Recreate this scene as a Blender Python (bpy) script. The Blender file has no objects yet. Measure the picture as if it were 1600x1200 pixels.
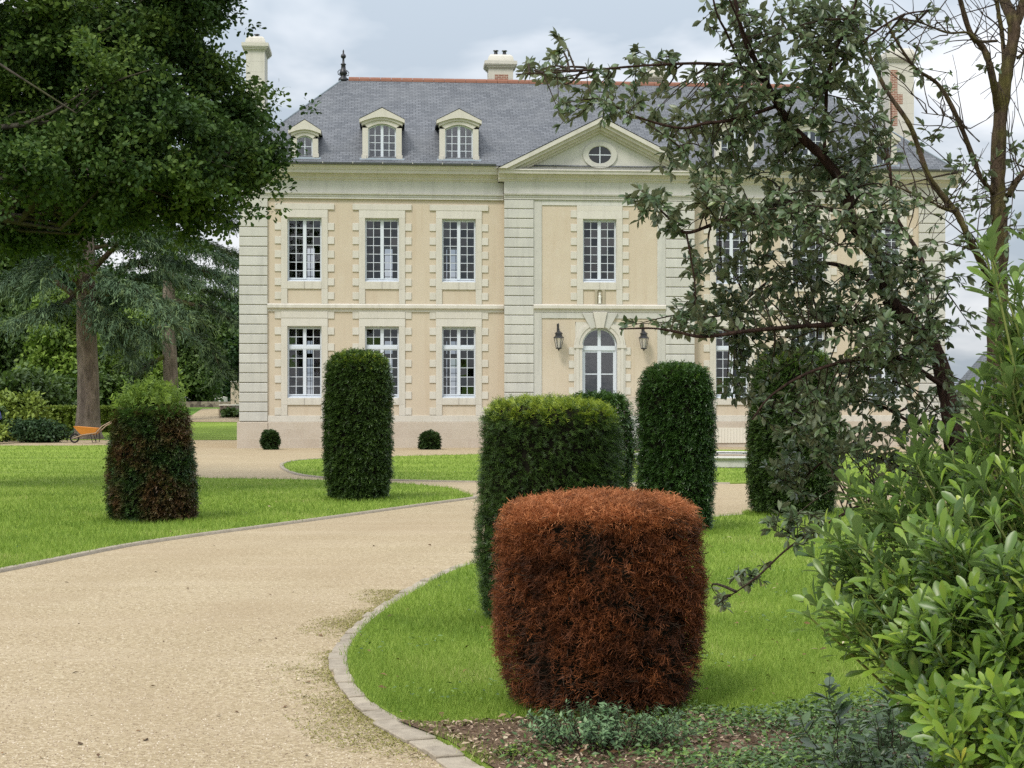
import bpy, bmesh, math, random
import numpy as np
from mathutils import Vector

R = math.radians
random.seed(7)
rng = np.random.default_rng(7)
S = bpy.context.scene
COL = S.collection

# ------------------------------------------------------------------ camera, sky, sun, exposure
FPX, HY, EYE = 2400.0, 625.0, 1.65            # focal length and horizon row in photo pixels, eye height
cam_d = bpy.data.cameras.new("camera")
cam = bpy.data.objects.new("camera", cam_d)
COL.objects.link(cam)
cam.location = (0, 0, EYE)
cam.rotation_euler = (R(90), 0, 0)
cam_d.sensor_width = 36
cam_d.lens = 36 * FPX / 1600
cam_d.shift_y = (HY - 600 + 6) / 1600
cam_d.clip_end = 3000
S.camera = cam
S.view_settings.view_transform = 'Standard'
S.view_settings.look = 'None'
S.view_settings.gamma = 1
S.view_settings.exposure = 0.5
S.cycles.max_bounces = 8
S.cycles.transparent_max_bounces = 16
S.cycles.use_denoising = False

SUN_EL, SUN_AZ = 52.0, 212.0
world = bpy.data.worlds.new("World")
S.world = world
world.use_nodes = True
wt = world.node_tree
for n in list(wt.nodes): wt.nodes.remove(n)
def WN(t, **k):
    n = wt.nodes.new(t)
    for a, b in k.items(): setattr(n, a, b)
    return n
def wmath(op, a, b):
    n = WN('ShaderNodeMath', operation=op)
    for i, q in enumerate((a, b)):
        if isinstance(q, (int, float)): n.inputs[i].default_value = q
        else: wt.links.new(q, n.inputs[i])
    return n.outputs[0]
w_out = WN('ShaderNodeOutputWorld'); w_bg = WN('ShaderNodeBackground')
w_sky = WN('ShaderNodeTexSky', sky_type='NISHITA')
w_sky.sun_disc = False
w_sky.sun_elevation = R(SUN_EL); w_sky.sun_rotation = R(SUN_AZ)
w_tc = WN('ShaderNodeTexCoord'); w_sep = WN('ShaderNodeSeparateXYZ')
wt.links.new(w_tc.outputs['Generated'], w_sep.inputs[0])
zc = wmath('MAXIMUM', w_sep.outputs['Z'], 0.0)
den = wmath('ADD', zc, 0.30)
cx = wmath('DIVIDE', w_sep.outputs['X'], den); cy = wmath('DIVIDE', w_sep.outputs['Y'], den)
w_cmb = WN('ShaderNodeCombineXYZ')
wt.links.new(cx, w_cmb.inputs[0]); wt.links.new(cy, w_cmb.inputs[1])
w_cmb.inputs[2].default_value = 3.7
w_n1 = WN('ShaderNodeTexNoise'); w_n1.inputs['Scale'].default_value = 2.6; w_n1.inputs['Detail'].default_value = 5; w_n1.inputs['Roughness'].default_value = 0.5; w_n1.inputs['Distortion'].default_value = 0.3
wt.links.new(w_cmb.outputs[0], w_n1.inputs['Vector'])
w_r1 = WN('ShaderNodeValToRGB')
w_r1.color_ramp.elements[0].position = 0.40; w_r1.color_ramp.elements[0].color = (0, 0, 0, 1)
w_r1.color_ramp.elements[1].position = 0.62; w_r1.color_ramp.elements[1].color = (1, 1, 1, 1)
wt.links.new(w_n1.outputs['Fac'], w_r1.inputs[0])
w_gm = WN('ShaderNodeMix', data_type='RGBA')            # thin blue-grey veil -> bright cloud
w_gm.inputs[6].default_value = (3.4, 3.9, 4.45, 1); w_gm.inputs[7].default_value = (6.9, 7.0, 7.2, 1)
wt.links.new(w_r1.outputs[0], w_gm.inputs[0])
w_sm = WN('ShaderNodeMix', data_type='RGBA'); w_sm.inputs[0].default_value = 0.95
wt.links.new(w_sky.outputs[0], w_sm.inputs[6]); wt.links.new(w_gm.outputs[2], w_sm.inputs[7])
zen = wmath('ADD', wmath('MULTIPLY', zc, 1.75), 0.82)     # an overcast sky is brighter overhead
w_zm = WN('ShaderNodeMix', data_type='RGBA', blend_type='MULTIPLY'); w_zm.inputs[0].default_value = 1.0
wt.links.new(w_sm.outputs[2], w_zm.inputs[6]); wt.links.new(zen, w_zm.inputs[7])
wt.links.new(w_zm.outputs[2], w_bg.inputs['Color'])
w_bg.inputs['Strength'].default_value = 0.1
wt.links.new(w_bg.outputs[0], w_out.inputs[0])

sun_d = bpy.data.lights.new("sun", 'SUN')
sun_d.energy = 1.8; sun_d.angle = R(14); sun_d.color = (1.0, 0.95, 0.86)
sun = bpy.data.objects.new("sun", sun_d); COL.objects.link(sun)
_az, _el = R(SUN_AZ), R(SUN_EL)
sdir = Vector((math.sin(_az) * math.cos(_el), math.cos(_az) * math.cos(_el), math.sin(_el)))
sun.rotation_euler = (-sdir).to_track_quat('-Z', 'Y').to_euler()
sun.location = (-10, -10, 30)

# ------------------------------------------------------------------ helpers
def gz(Y):                                     # the ground rises gently behind the house
    return float(np.clip((Y - 72) * 0.028, 0, 1.9))
def W(px, py, Y):                              # photo pixel at distance Y -> point
    return np.array([(px - 800) / FPX * Y, Y, EYE - (py - HY) / FPX * Y])
def G(px, py):                                 # photo pixel on the flat ground
    Y = FPX * EYE / (py - HY)
    return ((px - 800) / FPX * Y, Y)
def unit(a):
    return a / np.maximum(np.linalg.norm(a, axis=-1, keepdims=True), 1e-9)

def setp(o, label=None, cat=None, group=None, kind=None):
    if label: o['label'] = label
    if cat: o['category'] = cat
    if group: o['group'] = group
    if kind: o['kind'] = kind
    return o
def empty(name, loc=(0, 0, 0), rz=0.0, label=None, cat=None, group=None):
    o = bpy.data.objects.new(name, None); COL.objects.link(o)
    o.location = loc; o.rotation_euler = (0, 0, rz); o.empty_display_size = 0.2
    return setp(o, label, cat, group)
def link(name, me, parent=None, loc=(0, 0, 0), rz=0):
    o = bpy.data.objects.new(name, me); COL.objects.link(o)
    o.location = loc; o.rotation_euler = (0, 0, rz)
    if parent: o.parent = parent
    return o
def copy_tree(o, parent=None):
    c = o.copy(); COL.objects.link(c); c.parent = parent
    for ch in list(o.children): copy_tree(ch, c)
    return c

class MB:
    def __init__(s): s.v = []; s.f = []
    def add(s, vs, fs):
        b = len(s.v); s.v += [tuple(map(float, p)) for p in vs]; s.f += [tuple(b + i for i in f) for f in fs]; return s
    def box(s, x0, x1, y0, y1, z0, z1):
        return s.add([(x0,y0,z0),(x1,y0,z0),(x1,y1,z0),(x0,y1,z0),(x0,y0,z1),(x1,y0,z1),(x1,y1,z1),(x0,y1,z1)],
                     [(0,3,2,1),(4,5,6,7),(0,1,5,4),(1,2,6,5),(2,3,7,6),(3,0,4,7)])
    def prism(s, pts, axis, a0, a1):           # axis 'x': pts are (y,z); axis 'y': pts are (x,z); axis 'z': (x,y)
        n = len(pts)
        def p3(p, a): return (a, p[0], p[1]) if axis == 'x' else ((p[0], a, p[1]) if axis == 'y' else (p[0], p[1], a))
        vs = [p3(p, a0) for p in pts] + [p3(p, a1) for p in pts]
        fs = [tuple(range(n))[::-1], tuple(range(n, 2 * n))] + [(i, (i + 1) % n, n + (i + 1) % n, n + i) for i in range(n)]
        return s.add(vs, fs)
    def ring(s, inner, outer, y0, y1, closed=True):   # (x,z) outlines joined by a band, y0..y1
        n = len(inner); vs = []
        for y in (y0, y1):
            vs += [(p[0], y, p[1]) for p in inner] + [(p[0], y, p[1]) for p in outer]
        fs = []
        for i in range(n if closed else n - 1):
            j = (i + 1) % n
            fs += [(i, j, n + j, n + i), (2*n + i, 3*n + i, 3*n + j, 2*n + j), (i, 2*n + i, 2*n + j, j), (n + i, n + j, 3*n + j, 3*n + i)]
        if not closed:
            for i in (0, n - 1): fs.append((i, n + i, 3*n + i, 2*n + i))
        return s.add(vs, fs)
    def tube(s, path, rad, n=8, cap=True):
        P = np.array(path, float); m = len(P)
        rad = np.broadcast_to(np.array(rad, float), (m,)) if np.ndim(rad) < 2 else rad
        T = unit(np.gradient(P, axis=0)); ref = np.array([0.31, 0.2, 0.93]); 
        vs = []
        for i in range(m):
            a = np.cross(T[i], ref)
            if np.linalg.norm(a) < 1e-3: a = np.cross(T[i], (1, 0, 0))
            a = a / np.linalg.norm(a); b = np.cross(T[i], a)
            for k in range(n):
                t = 2 * math.pi * k / n
                vs.append(P[i] + rad[i] * (math.cos(t) * a + math.sin(t) * b))
        fs = [(i*n + k, i*n + (k+1) % n, (i+1)*n + (k+1) % n, (i+1)*n + k) for i in range(m-1) for k in range(n)]
        if cap: fs += [tuple(range(n))[::-1], tuple((m-1)*n + k for k in range(n))]
        return s.add(vs, fs)
    def lathe(s, prof, c=(0, 0, 0), n=20):
        vs = []
        for r, z in prof:
            for k in range(n):
                t = 2 * math.pi * k / n
                vs.append((c[0] + r * math.cos(t), c[1] + r * math.sin(t), c[2] + z))
        m = len(prof)
        fs = [(i*n + k, i*n + (k+1) % n, (i+1)*n + (k+1) % n, (i+1)*n + k) for i in range(m-1) for k in range(n)]
        fs += [tuple(range(n))[::-1], tuple((m-1)*n + k for k in range(n))]
        return s.add(vs, fs)
    def mesh(s, name, mat, smooth=False, bevel=0.0):
        me = bpy.data.meshes.new(name); me.from_pydata(s.v, [], s.f)
        bm = bmesh.new(); bm.from_mesh(me)
        bmesh.ops.recalc_face_normals(bm, faces=bm.faces)
        if bevel:
            bmesh.ops.bevel(bm, geom=bm.edges[:], offset=bevel, segments=1, affect='EDGES', profile=0.5)
        bm.to_mesh(me); bm.free()
        me.materials.append(mat)
        if smooth: me.polygons.foreach_set('use_smooth', [True] * len(me.polygons))
        return me
    def build(s, name, mat, parent=None, loc=(0, 0, 0), smooth=False, bevel=0.0):
        return link(name, s.mesh(name, mat, smooth, bevel), parent, loc)

def npmesh(name, V, F, mat, tint=None, smooth=False):
    me = bpy.data.meshes.new(name)
    V = np.asarray(V, np.float32).reshape(-1, 3); F = np.asarray(F, np.int32)
    me.vertices.add(len(V)); me.vertices.foreach_set('co', V.ravel())
    me.loops.add(F.size); me.loops.foreach_set('vertex_index', F.ravel())
    me.polygons.add(len(F)); me.polygons.foreach_set('loop_start', np.arange(0, F.size, F.shape[1], dtype=np.int32))
    me.update(calc_edges=True)
    if smooth: me.polygons.foreach_set('use_smooth', np.ones(len(F), bool))
    if tint is not None:
        a = me.attributes.new('tint', 'FLOAT', 'POINT'); a.data.foreach_set('value', np.asarray(tint, np.float32))
    me.materials.append(mat)
    return me

def strip_leaf(prof, fold=0.25, droop=0.15, mid=True):
    V, F = [], []
    for t, w in prof:
        z = -droop * t * t
        V += [(-w, t, z + fold * w), (0, t, z), (w, t, z + fold * w)] if mid else [(-w, t, z), (w, t, z)]
    k = 3 if mid else 2
    for i in range(len(prof) - 1):
        for j in range(k - 1):
            F.append((i*k + j, i*k + j + 1, (i+1)*k + j + 1, (i+1)*k + j))
    return np.array(V, float), np.array(F, int)
def place(T, F, P, A, Nn, Sz):
    A = unit(A); X = unit(np.cross(A, Nn)); Z = np.cross(X, A)
    Sz = np.broadcast_to(np.asarray(Sz, float), (len(P),))
    V = P[:, None, :] + Sz[:, None, None] * (T[None, :, 0:1] * X[:, None, :] + T[None, :, 1:2] * A[:, None, :] + T[None, :, 2:3] * Z[:, None, :])
    FF = F[None] + (np.arange(len(P)) * len(T))[:, None, None]
    return V.reshape(-1, 3), FF.reshape(-1, F.shape[1])
def leaf_obj(name, T, F, P, A, Nn, Sz, mat, parent=None, tint=None, smooth=False):
    V, FF = place(T, F, P, A, Nn, Sz)
    if tint is None: tint = rng.random(len(P))
    return link(name, npmesh(name, V, FF, mat, np.repeat(tint, len(T)), smooth), parent)
def rdir(n):
    return unit(rng.normal(size=(n, 3)))
def inpoly(x, y, poly):
    c = np.zeros(len(x), bool); n = len(poly); j = n - 1
    for i in range(n):
        xi, yi = poly[i]; xj, yj = poly[j]
        c ^= ((yi > y) != (yj > y)) & (x < (xj - xi) * (y - yi) / (yj - yi + 1e-12) + xi)
        j = i
    return c
def catmull(P, k=8):
    P = [np.array(p, float) for p in P]; P = [2*P[0]-P[1]] + P + [2*P[-1]-P[-2]]; out = []
    for i in range(1, len(P) - 2):
        for t in np.linspace(0, 1, k, endpoint=False):
            a, b, c, d = P[i-1], P[i], P[i+1], P[i+2]
            out.append(0.5 * ((2*b) + (c-a)*t + (2*a-5*b+4*c-d)*t*t + (3*b-a-3*c+d)*t**3))
    out.append(P[-2]); return np.array(out)

# ------------------------------------------------------------------ materials
class MT:
    def __init__(s, name, rough=0.8, spec=0.3):
        s.m = bpy.data.materials.new(name); s.m.use_nodes = True; s.t = s.m.node_tree
        s.b = s.t.nodes['Principled BSDF']; s.out = s.t.nodes['Material Output']
        s.b.inputs['Roughness'].default_value = rough; s.b.inputs['Specular IOR Level'].default_value = spec
        s._tc = None
    def n(s, t, **k):
        x = s.t.nodes.new(t)
        for a, b in k.items(): setattr(x, a, b)
        return x
    def l(s, a, b): s.t.links.new(a, b)
    def put(s, sock, v):
        if hasattr(v, 'links'): s.l(v, sock)
        elif isinstance(v, tuple) and len(v) == 3 and sock.type == 'RGBA': sock.default_value = (*v, 1)
        else: sock.default_value = v
    def co(s, which='Object'):
        if not s._tc: s._tc = s.n('ShaderNodeTexCoord')
        return s._tc.outputs[which]
    def noise(s, scale, detail=4, rough=0.55, vec=None, dist=0.0):
        x = s.n('ShaderNodeTexNoise'); x.inputs['Scale'].default_value = scale; x.inputs['Detail'].default_value = detail
        x.inputs['Roughness'].default_value = rough; x.inputs['Distortion'].default_value = dist
        s.l(vec if vec is not None else s.co(), x.inputs['Vector']); return x.outputs['Fac']
    def rmp(s, fac, stops):
        x = s.n('ShaderNodeValToRGB'); cr = x.color_ramp
        while len(cr.elements) < len(stops): cr.elements.new(0.5)
        for e, (p, c) in zip(cr.elements, stops):
            e.position = p; e.color = (*c, 1) if isinstance(c, tuple) else (c, c, c, 1)
        s.put(x.inputs[0], fac); return x.outputs[0]
    def mix(s, fac, a, b, mode='MIX'):
        x = s.n('ShaderNodeMix', data_type='RGBA', blend_type=mode)
        s.put(x.inputs[0], fac); s.put(x.inputs[6], a); s.put(x.inputs[7], b); return x.outputs[2]
    def math(s, op, a, b=0.0):
        x = s.n('ShaderNodeMath', operation=op); s.put(x.inputs[0], a); s.put(x.inputs[1], b); return x.outputs[0]
    def mapping(s, scale, vec=None):
        x = s.n('ShaderNodeMapping'); x.inputs['Scale'].default_value = scale
        s.l(vec if vec is not None else s.co(), x.inputs[0]); return x.outputs[0]
    def bump(s, h, strength=0.3, dist=0.01):
        x = s.n('ShaderNodeBump'); x.inputs['Strength'].default_value = strength; x.inputs['Distance'].default_value = dist
        s.l(h, x.inputs['Height']); s.l(x.outputs[0], s.b.inputs['Normal'])
    def col(s, c): s.put(s.b.inputs['Base Color'], c); return s
    def attr(s, name='tint'):
        x = s.n('ShaderNodeAttribute'); x.attribute_name = name; return x.outputs['Fac']
    def island(s): return s.n('ShaderNodeNewGeometry').outputs['Random Per Island']

def stone(name, a, b, isl=0.35, stain=(0.42, 0.38, 0.28), st=0.25):
    m = MT(name, 0.85, 0.2)
    c = m.mix(m.rmp(m.noise(1.1, 5), [(0.35, 0.0), (0.7, 1.0)]), a, b)
    c = m.mix(m.math('MULTIPLY', m.rmp(m.noise(0.55, 6, 0.65), [(0.5, 0.0), (0.72, 1.0)]), st), c, stain)
    c = m.mix(m.math('MULTIPLY', m.island(), isl), c, (b[0]*0.86, b[1]*0.84, b[2]*0.78))
    c = m.mix(0.12, c, m.rmp(m.noise(28, 3), [(0.3, 0.25), (0.7, 0.8)]))
    c = m.mix(m.math('MULTIPLY', m.rmp(m.noise(1.0, 5, 0.6, m.mapping((5, 5, 0.35))), [(0.5, 0.0), (0.75, 1.0)]), 0.35), c, tuple(q * 0.62 for q in b))
    m.col(c); m.bump(m.noise(40, 4), 0.15, 0.01); return m.m
M = {}
M['stone_white'] = stone('limestone_white', (0.555, 0.54, 0.495), (0.485, 0.475, 0.44), 0.5, (0.42, 0.41, 0.385), 0.5)
M['stone_cream'] = stone('limestone_cream', (0.60, 0.565, 0.505), (0.56, 0.525, 0.46), 0.4)
M['stone_cornice'] = stone('limestone_cornice', (0.58, 0.55, 0.495), (0.525, 0.495, 0.44), 0.3, (0.45, 0.43, 0.395), 0.6)
def stucco():
    m = MT('ochre_stucco', 0.92, 0.1)
    c = m.mix(m.rmp(m.noise(0.5, 6, 0.6), [(0.38, 0.0), (0.7, 1.0)]), (0.52, 0.43, 0.32), (0.555, 0.475, 0.365))
    c = m.mix(m.math('MULTIPLY', m.rmp(m.noise(1.7, 7, 0.7), [(0.56, 0.0), (0.72, 1.0)]), 0.4), c, (0.60, 0.53, 0.43))
    c = m.mix(0.10, c, m.rmp(m.noise(50, 3), [(0.3, 0.2), (0.7, 0.7)]))
    c = m.mix(m.math('MULTIPLY', m.rmp(m.noise(1.0, 5, 0.6, m.mapping((3.5, 3.5, 0.22))), [(0.5, 0.0), (0.75, 1.0)]), 0.30), c, (0.40, 0.30, 0.20))
    m.col(c); m.bump(m.noise(60, 4), 0.25, 0.01); return m.m
M['stucco'] = stucco()
def plinth():
    m = MT('plinth_stone', 0.9, 0.15)
    br = m.n('ShaderNodeTexBrick'); br.inputs['Scale'].default_value = 1.0
    br.inputs['Brick Width'].default_value = 1.1; br.inputs['Row Height'].default_value = 0.36; br.inputs['Mortar Size'].default_value = 0.006
    br.inputs['Color1'].default_value = (0.48, 0.41, 0.32, 1); br.inputs['Color2'].default_value = (0.42, 0.345, 0.265, 1); br.inputs['Mortar'].default_value = (0.5, 0.45, 0.36, 1)
    sp = m.n('ShaderNodeSeparateXYZ'); m.l(m.co(), sp.inputs[0]); cb = m.n('ShaderNodeCombineXYZ'); m.l(sp.outputs[0], cb.inputs[0]); m.l(sp.outputs[2], cb.inputs[1]); m.l(cb.outputs[0], br.inputs['Vector'])
    c = m.mix(m.rmp(m.noise(1.0, 6, 0.65), [(0.45, 0.0), (0.7, 0.8)]), br.outputs['Color'], (0.52, 0.45, 0.37))
    c = m.mix(0.15, c, m.rmp(m.noise(22, 4), [(0.3, 0.15), (0.7, 0.7)]))
    m.col(c); m.bump(m.noise(30, 4), 0.3, 0.01); return m.m
M['plinth'] = plinth()
def slate():
    m = MT('slate', 0.55, 0.35)
    uv = m.co('UV')
    def brick(c1, c2, mo):
        br = m.n('ShaderNodeTexBrick'); br.offset = 0.5; br.inputs['Scale'].default_value = 1.0
        br.inputs['Brick Width'].default_value = 0.24; br.inputs['Row Height'].default_value = 0.135; br.inputs['Mortar Size'].default_value = 0.011; br.inputs['Mortar Smooth'].default_value = 0.3
        br.inputs['Bias'].default_value = -0.1
        br.inputs['Color1'].default_value = (*c1, 1); br.inputs['Color2'].default_value = (*c2, 1); br.inputs['Mortar'].default_value = (*mo, 1)
        m.l(uv, br.inputs['Vector']); return br
    br = brick((0.080, 0.087, 0.100), (0.142, 0.150, 0.166), (0.025, 0.027, 0.032))
    c = m.mix(m.math('MULTIPLY', m.rmp(m.noise(0.8, 5, 0.6, uv), [(0.4, 0.0), (0.75, 1.0)]), 0.5), br.outputs['Color'], (0.145, 0.15, 0.158))
    c = m.mix(m.math('MULTIPLY', m.rmp(m.noise(0.35, 6, 0.7, uv), [(0.62, 0.0), (0.75, 1.0)]), 0.5), c, (0.10, 0.105, 0.085))
    m.col(c)
    m.bump(m.math('SUBTRACT', 1.0, br.outputs['Fac']), 0.5, 0.015); return m.m
M['slate'] = slate()
def plain(name, c, rough=0.5, spec=0.4, var=0.15, scale=6, metal=0.0):
    m = MT(name, rough, spec); m.b.inputs['Metallic'].default_value = metal
    m.col(m.mix(m.math('MULTIPLY', m.noise(scale, 5), var * 2), c, tuple(q * 0.6 for q in c))); m.bump(m.noise(scale * 6, 3), 0.08, 0.005)
    return m.m
M['white_paint'] = plain('white_paint', (0.60, 0.64, 0.70), 0.4, 0.4, 0.04)
M['zinc'] = plain('dark_zinc', (0.10, 0.11, 0.125), 0.45, 0.5, 0.2)
M['lead'] = plain('lead_sheet', (0.22, 0.26, 0.29), 0.55, 0.4, 0.2)
M['iron'] = plain('black_iron', (0.02, 0.02, 0.024), 0.4, 0.5, 0.2)
M['terracotta'] = plain('terracotta', (0.27, 0.125, 0.085), 0.8, 0.2, 0.3, 3)
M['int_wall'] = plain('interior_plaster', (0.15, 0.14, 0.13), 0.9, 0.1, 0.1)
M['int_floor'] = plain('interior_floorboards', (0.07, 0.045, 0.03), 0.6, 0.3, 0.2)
M['board'] = plain('white_boards', (0.66, 0.62, 0.53), 0.7, 0.2, 0.1)
M['orange'] = plain('orange_paint', (0.62, 0.25, 0.035), 0.5, 0.4, 0.15)
M['wood'] = plain('bare_wood', (0.38, 0.29, 0.2), 0.75, 0.2, 0.2)
M['rubber'] = plain('black_rubber', (0.02, 0.02, 0.02), 0.8, 0.2, 0.1)
M['statue'] = plain('white_statue_stone', (0.7, 0.68, 0.62), 0.8, 0.2, 0.1)
def brickm():
    m = MT('red_brick', 0.9, 0.1)
    sp = m.n('ShaderNodeSeparateXYZ'); m.l(m.co(), sp.inputs[0]); cb = m.n('ShaderNodeCombineXYZ'); m.l(m.math('ADD', sp.outputs[0], sp.outputs[1]), cb.inputs[0]); m.l(sp.outputs[2], cb.inputs[1])
    br = m.n('ShaderNodeTexBrick'); br.inputs['Scale'].default_value = 1.0; br.inputs['Brick Width'].default_value = 0.22; br.inputs['Row Height'].default_value = 0.07; br.inputs['Mortar Size'].default_value = 0.01
    br.inputs['Color1'].default_value = (0.30, 0.14, 0.10, 1); br.inputs['Color2'].default_value = (0.23, 0.10, 0.075, 1); br.inputs['Mortar'].default_value = (0.5, 0.42, 0.34, 1)
    m.l(cb.outputs[0], br.inputs['Vector']); m.col(br.outputs['Color']); return m.m
M['brick'] = brickm()
def glass():
    m = MT('window_glass', 0.02, 0.5)
    tr = m.n('ShaderNodeBsdfTransparent'); tr.inputs[0].default_value = (0.80, 0.82, 0.84, 1)
    gl = m.n('ShaderNodeBsdfGlossy'); gl.inputs['Roughness'].default_value = 0.015
    fr = m.n('ShaderNodeFresnel'); fr.inputs['IOR'].default_value = 2.0
    bp = m.n('ShaderNodeBump'); bp.inputs['Strength'].default_value = 0.06; bp.inputs['Distance'].default_value = 0.05
    m.l(m.noise(1.3, 2), bp.inputs['Height']); m.l(bp.outputs[0], gl.inputs['Normal'])
    mx = m.n('ShaderNodeMixShader'); m.l(fr.outputs[0], mx.inputs[0]); m.l(tr.outputs[0], mx.inputs[1]); m.l(gl.outputs[0], mx.inputs[2])
    m.l(mx.outputs[0], m.out.inputs[0]); return m.m
M['glass'] = glass()
def gravel():
    m = MT('sand_gravel', 0.95, 0.1)
    v = m.n('ShaderNodeTexVoronoi'); v.inputs['Scale'].default_value = 75; m.l(m.co(), v.inputs['Vector'])
    hs = m.n('ShaderNodeSeparateColor'); m.l(v.outputs['Color'], hs.inputs[0])
    c = m.rmp(hs.outputs[0], [(0.0, (0.22, 0.168, 0.10)), (0.3, (0.33, 0.262, 0.162)), (0.75, (0.39, 0.315, 0.198)), (1.0, (0.54, 0.46, 0.325))])
    c = m.mix(m.rmp(m.noise(0.33, 6, 0.6), [(0.36, 0.0), (0.7, 0.55)]), c, (0.33, 0.25, 0.16))
    c = m.mix(m.math('MULTIPLY', m.rmp(m.noise(1.0, 4, 0.5, m.mapping((0.25, 1.6, 1))), [(0.48, 0.0), (0.7, 1.0)]), 0.3), c, (0.455, 0.375, 0.265))
    c = m.mix(m.rmp(m.noise(30, 3, 0.7), [(0.62, 0.0), (0.72, 0.45)]), c, (0.22, 0.165, 0.11))
    d = m.attr('kd'); wob = m.math('ADD', d, m.math('MULTIPLY', m.noise(0.5, 3), 0.9))
    tr = m.rmp(m.math('MULTIPLY', wob, 0.2), [(0.0, 0.25), (0.16, 0.0), (0.30, 1.0), (0.40, 0.1), (0.58, 0.1), (0.68, 1.0), (0.80, 0.1), (1.0, 0.0)])
    c = m.mix(m.math('MULTIPLY', m.math('MULTIPLY', tr, m.rmp(m.noise(0.8, 4), [(0.3, 0.3), (0.65, 1.0)])), 0.38), c, (0.29, 0.222, 0.135))
    m.col(c)
    m.bump(m.math('ADD', v.outputs['Distance'], m.noise(12, 4)), 0.5, 0.008); return m.m
M['gravel'] = gravel()
def lawnm(name, a, b, dry):
    m = MT(name, 0.9, 0.1)
    c = m.mix(m.rmp(m.noise(0.45, 5, 0.6), [(0.35, 0.0), (0.68, 1.0)]), a, b)
    c = m.mix(m.math('MULTIPLY', m.rmp(m.noise(0.9, 5, 0.6), [(0.55, 0.0), (0.72, 1.0)]), 0.6), c, dry)
    c = m.mix(0.5, c, m.mix(m.noise(55, 4, 0.7, m.mapping((1, 0.5, 1))), tuple(q * 0.35 for q in a), tuple(min(1, q * 1.9) for q in b)))
    c = m.mix(m.math('MULTIPLY', m.rmp(m.noise(0.8, 3, 0.5, m.mapping((0.06, 0.85, 1))), [(0.42, 0.0), (0.62, 1.0)]), 0.45), c, tuple(q * 0.62 for q in a))
    m.col(c); m.bump(m.noise(70, 4, 0.7), 0.8, 0.03); return m.m
M['lawn'] = lawnm('lawn_turf', (0.165, 0.24, 0.036), (0.24, 0.325, 0.052), (0.30, 0.34, 0.09))
M['meadow'] = lawnm('far_turf', (0.085, 0.165, 0.03), (0.13, 0.23, 0.035), (0.17, 0.22, 0.06))
def soil():
    m = MT('bed_soil', 0.95, 0.1)
    c = m.rmp(m.noise(18, 6, 0.7), [(0.25, (0.05, 0.033, 0.022)), (0.55, (0.15, 0.10, 0.065)), (0.8, (0.30, 0.22, 0.15))])
    m.col(c); m.bump(m.noise(25, 5, 0.7), 0.9, 0.03); return m.m
M['soil'] = soil()
def paver():
    m = MT('grey_pavers', 0.9, 0.15)
    c = m.rmp(m.island(), [(0.0, (0.21, 0.18, 0.14)), (0.5, (0.29, 0.25, 0.195)), (1.0, (0.37, 0.32, 0.245))])
    c = m.mix(0.4, c, m.rmp(m.noise(14, 5, 0.7), [(0.25, (0.16, 0.13, 0.10)), (0.7, (0.52, 0.45, 0.35))]))
    m.col(c); m.bump(m.noise(30, 4), 0.5, 0.01); return m.m
M['paver'] = paver()
def rubble():
    m = MT('rubble_stone', 0.95, 0.1)
    v = m.n('ShaderNodeTexVoronoi'); v.inputs['Scale'].default_value = 3.5; m.l(m.co(), v.inputs['Vector'])
    hs = m.n('ShaderNodeSeparateColor'); m.l(v.outputs['Color'], hs.inputs[0])
    m.col(m.rmp(hs.outputs[0], [(0.0, (0.10, 0.08, 0.07)), (0.5, (0.20, 0.16, 0.13)), (1.0, (0.32, 0.27, 0.21))])); m.bump(v.outputs['Distance'], 0.6, 0.03); return m.m
M['rubble'] = rubble()
def bark(name, a, b, scale=7, moss=None, mossamt=0.5):
    m = MT(name, 0.95, 0.1)
    vec = m.mapping((1, 1, 0.22))
    n1 = m.noise(scale, 6, 0.7, vec, 0.6)
    c = m.rmp(n1, [(0.3, a), (0.68, b)])
    if moss: c = m.mix(m.rmp(m.noise(scale * 0.25, 4), [(0.45, 0.0), (0.65, mossamt)]), c, moss)
    m.col(c); m.bump(n1, 1.0, 0.06); return m.m
M['bark_cedar'] = bark('cedar_bark', (0.10, 0.078, 0.066), (0.34, 0.265, 0.22), 5)
M['bark_oak'] = bark('oak_bark', (0.03, 0.026, 0.022), (0.10, 0.085, 0.07), 6, (0.07, 0.08, 0.03))
M['bark_moss'] = bark('mossy_bark', (0.035, 0.026, 0.02), (0.15, 0.105, 0.07), 30, (0.13, 0.12, 0.035), 0.8)
M['bark_holm'] = bark('holm_oak_bark', (0.02, 0.013, 0.011), (0.10, 0.06, 0.045), 40)
M['cedar_limb'] = bark('mossy_limb_bark', (0.05, 0.035, 0.025), (0.14, 0.10, 0.07), 6, (0.12, 0.14, 0.03), 0.9)
M['twig'] = bark('grey_twig', (0.035, 0.026, 0.02), (0.12, 0.09, 0.065), 40)
M['green_stem'] = plain('green_stem', (0.17, 0.20, 0.05), 0.6, 0.3, 0.2, 30)
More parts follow.
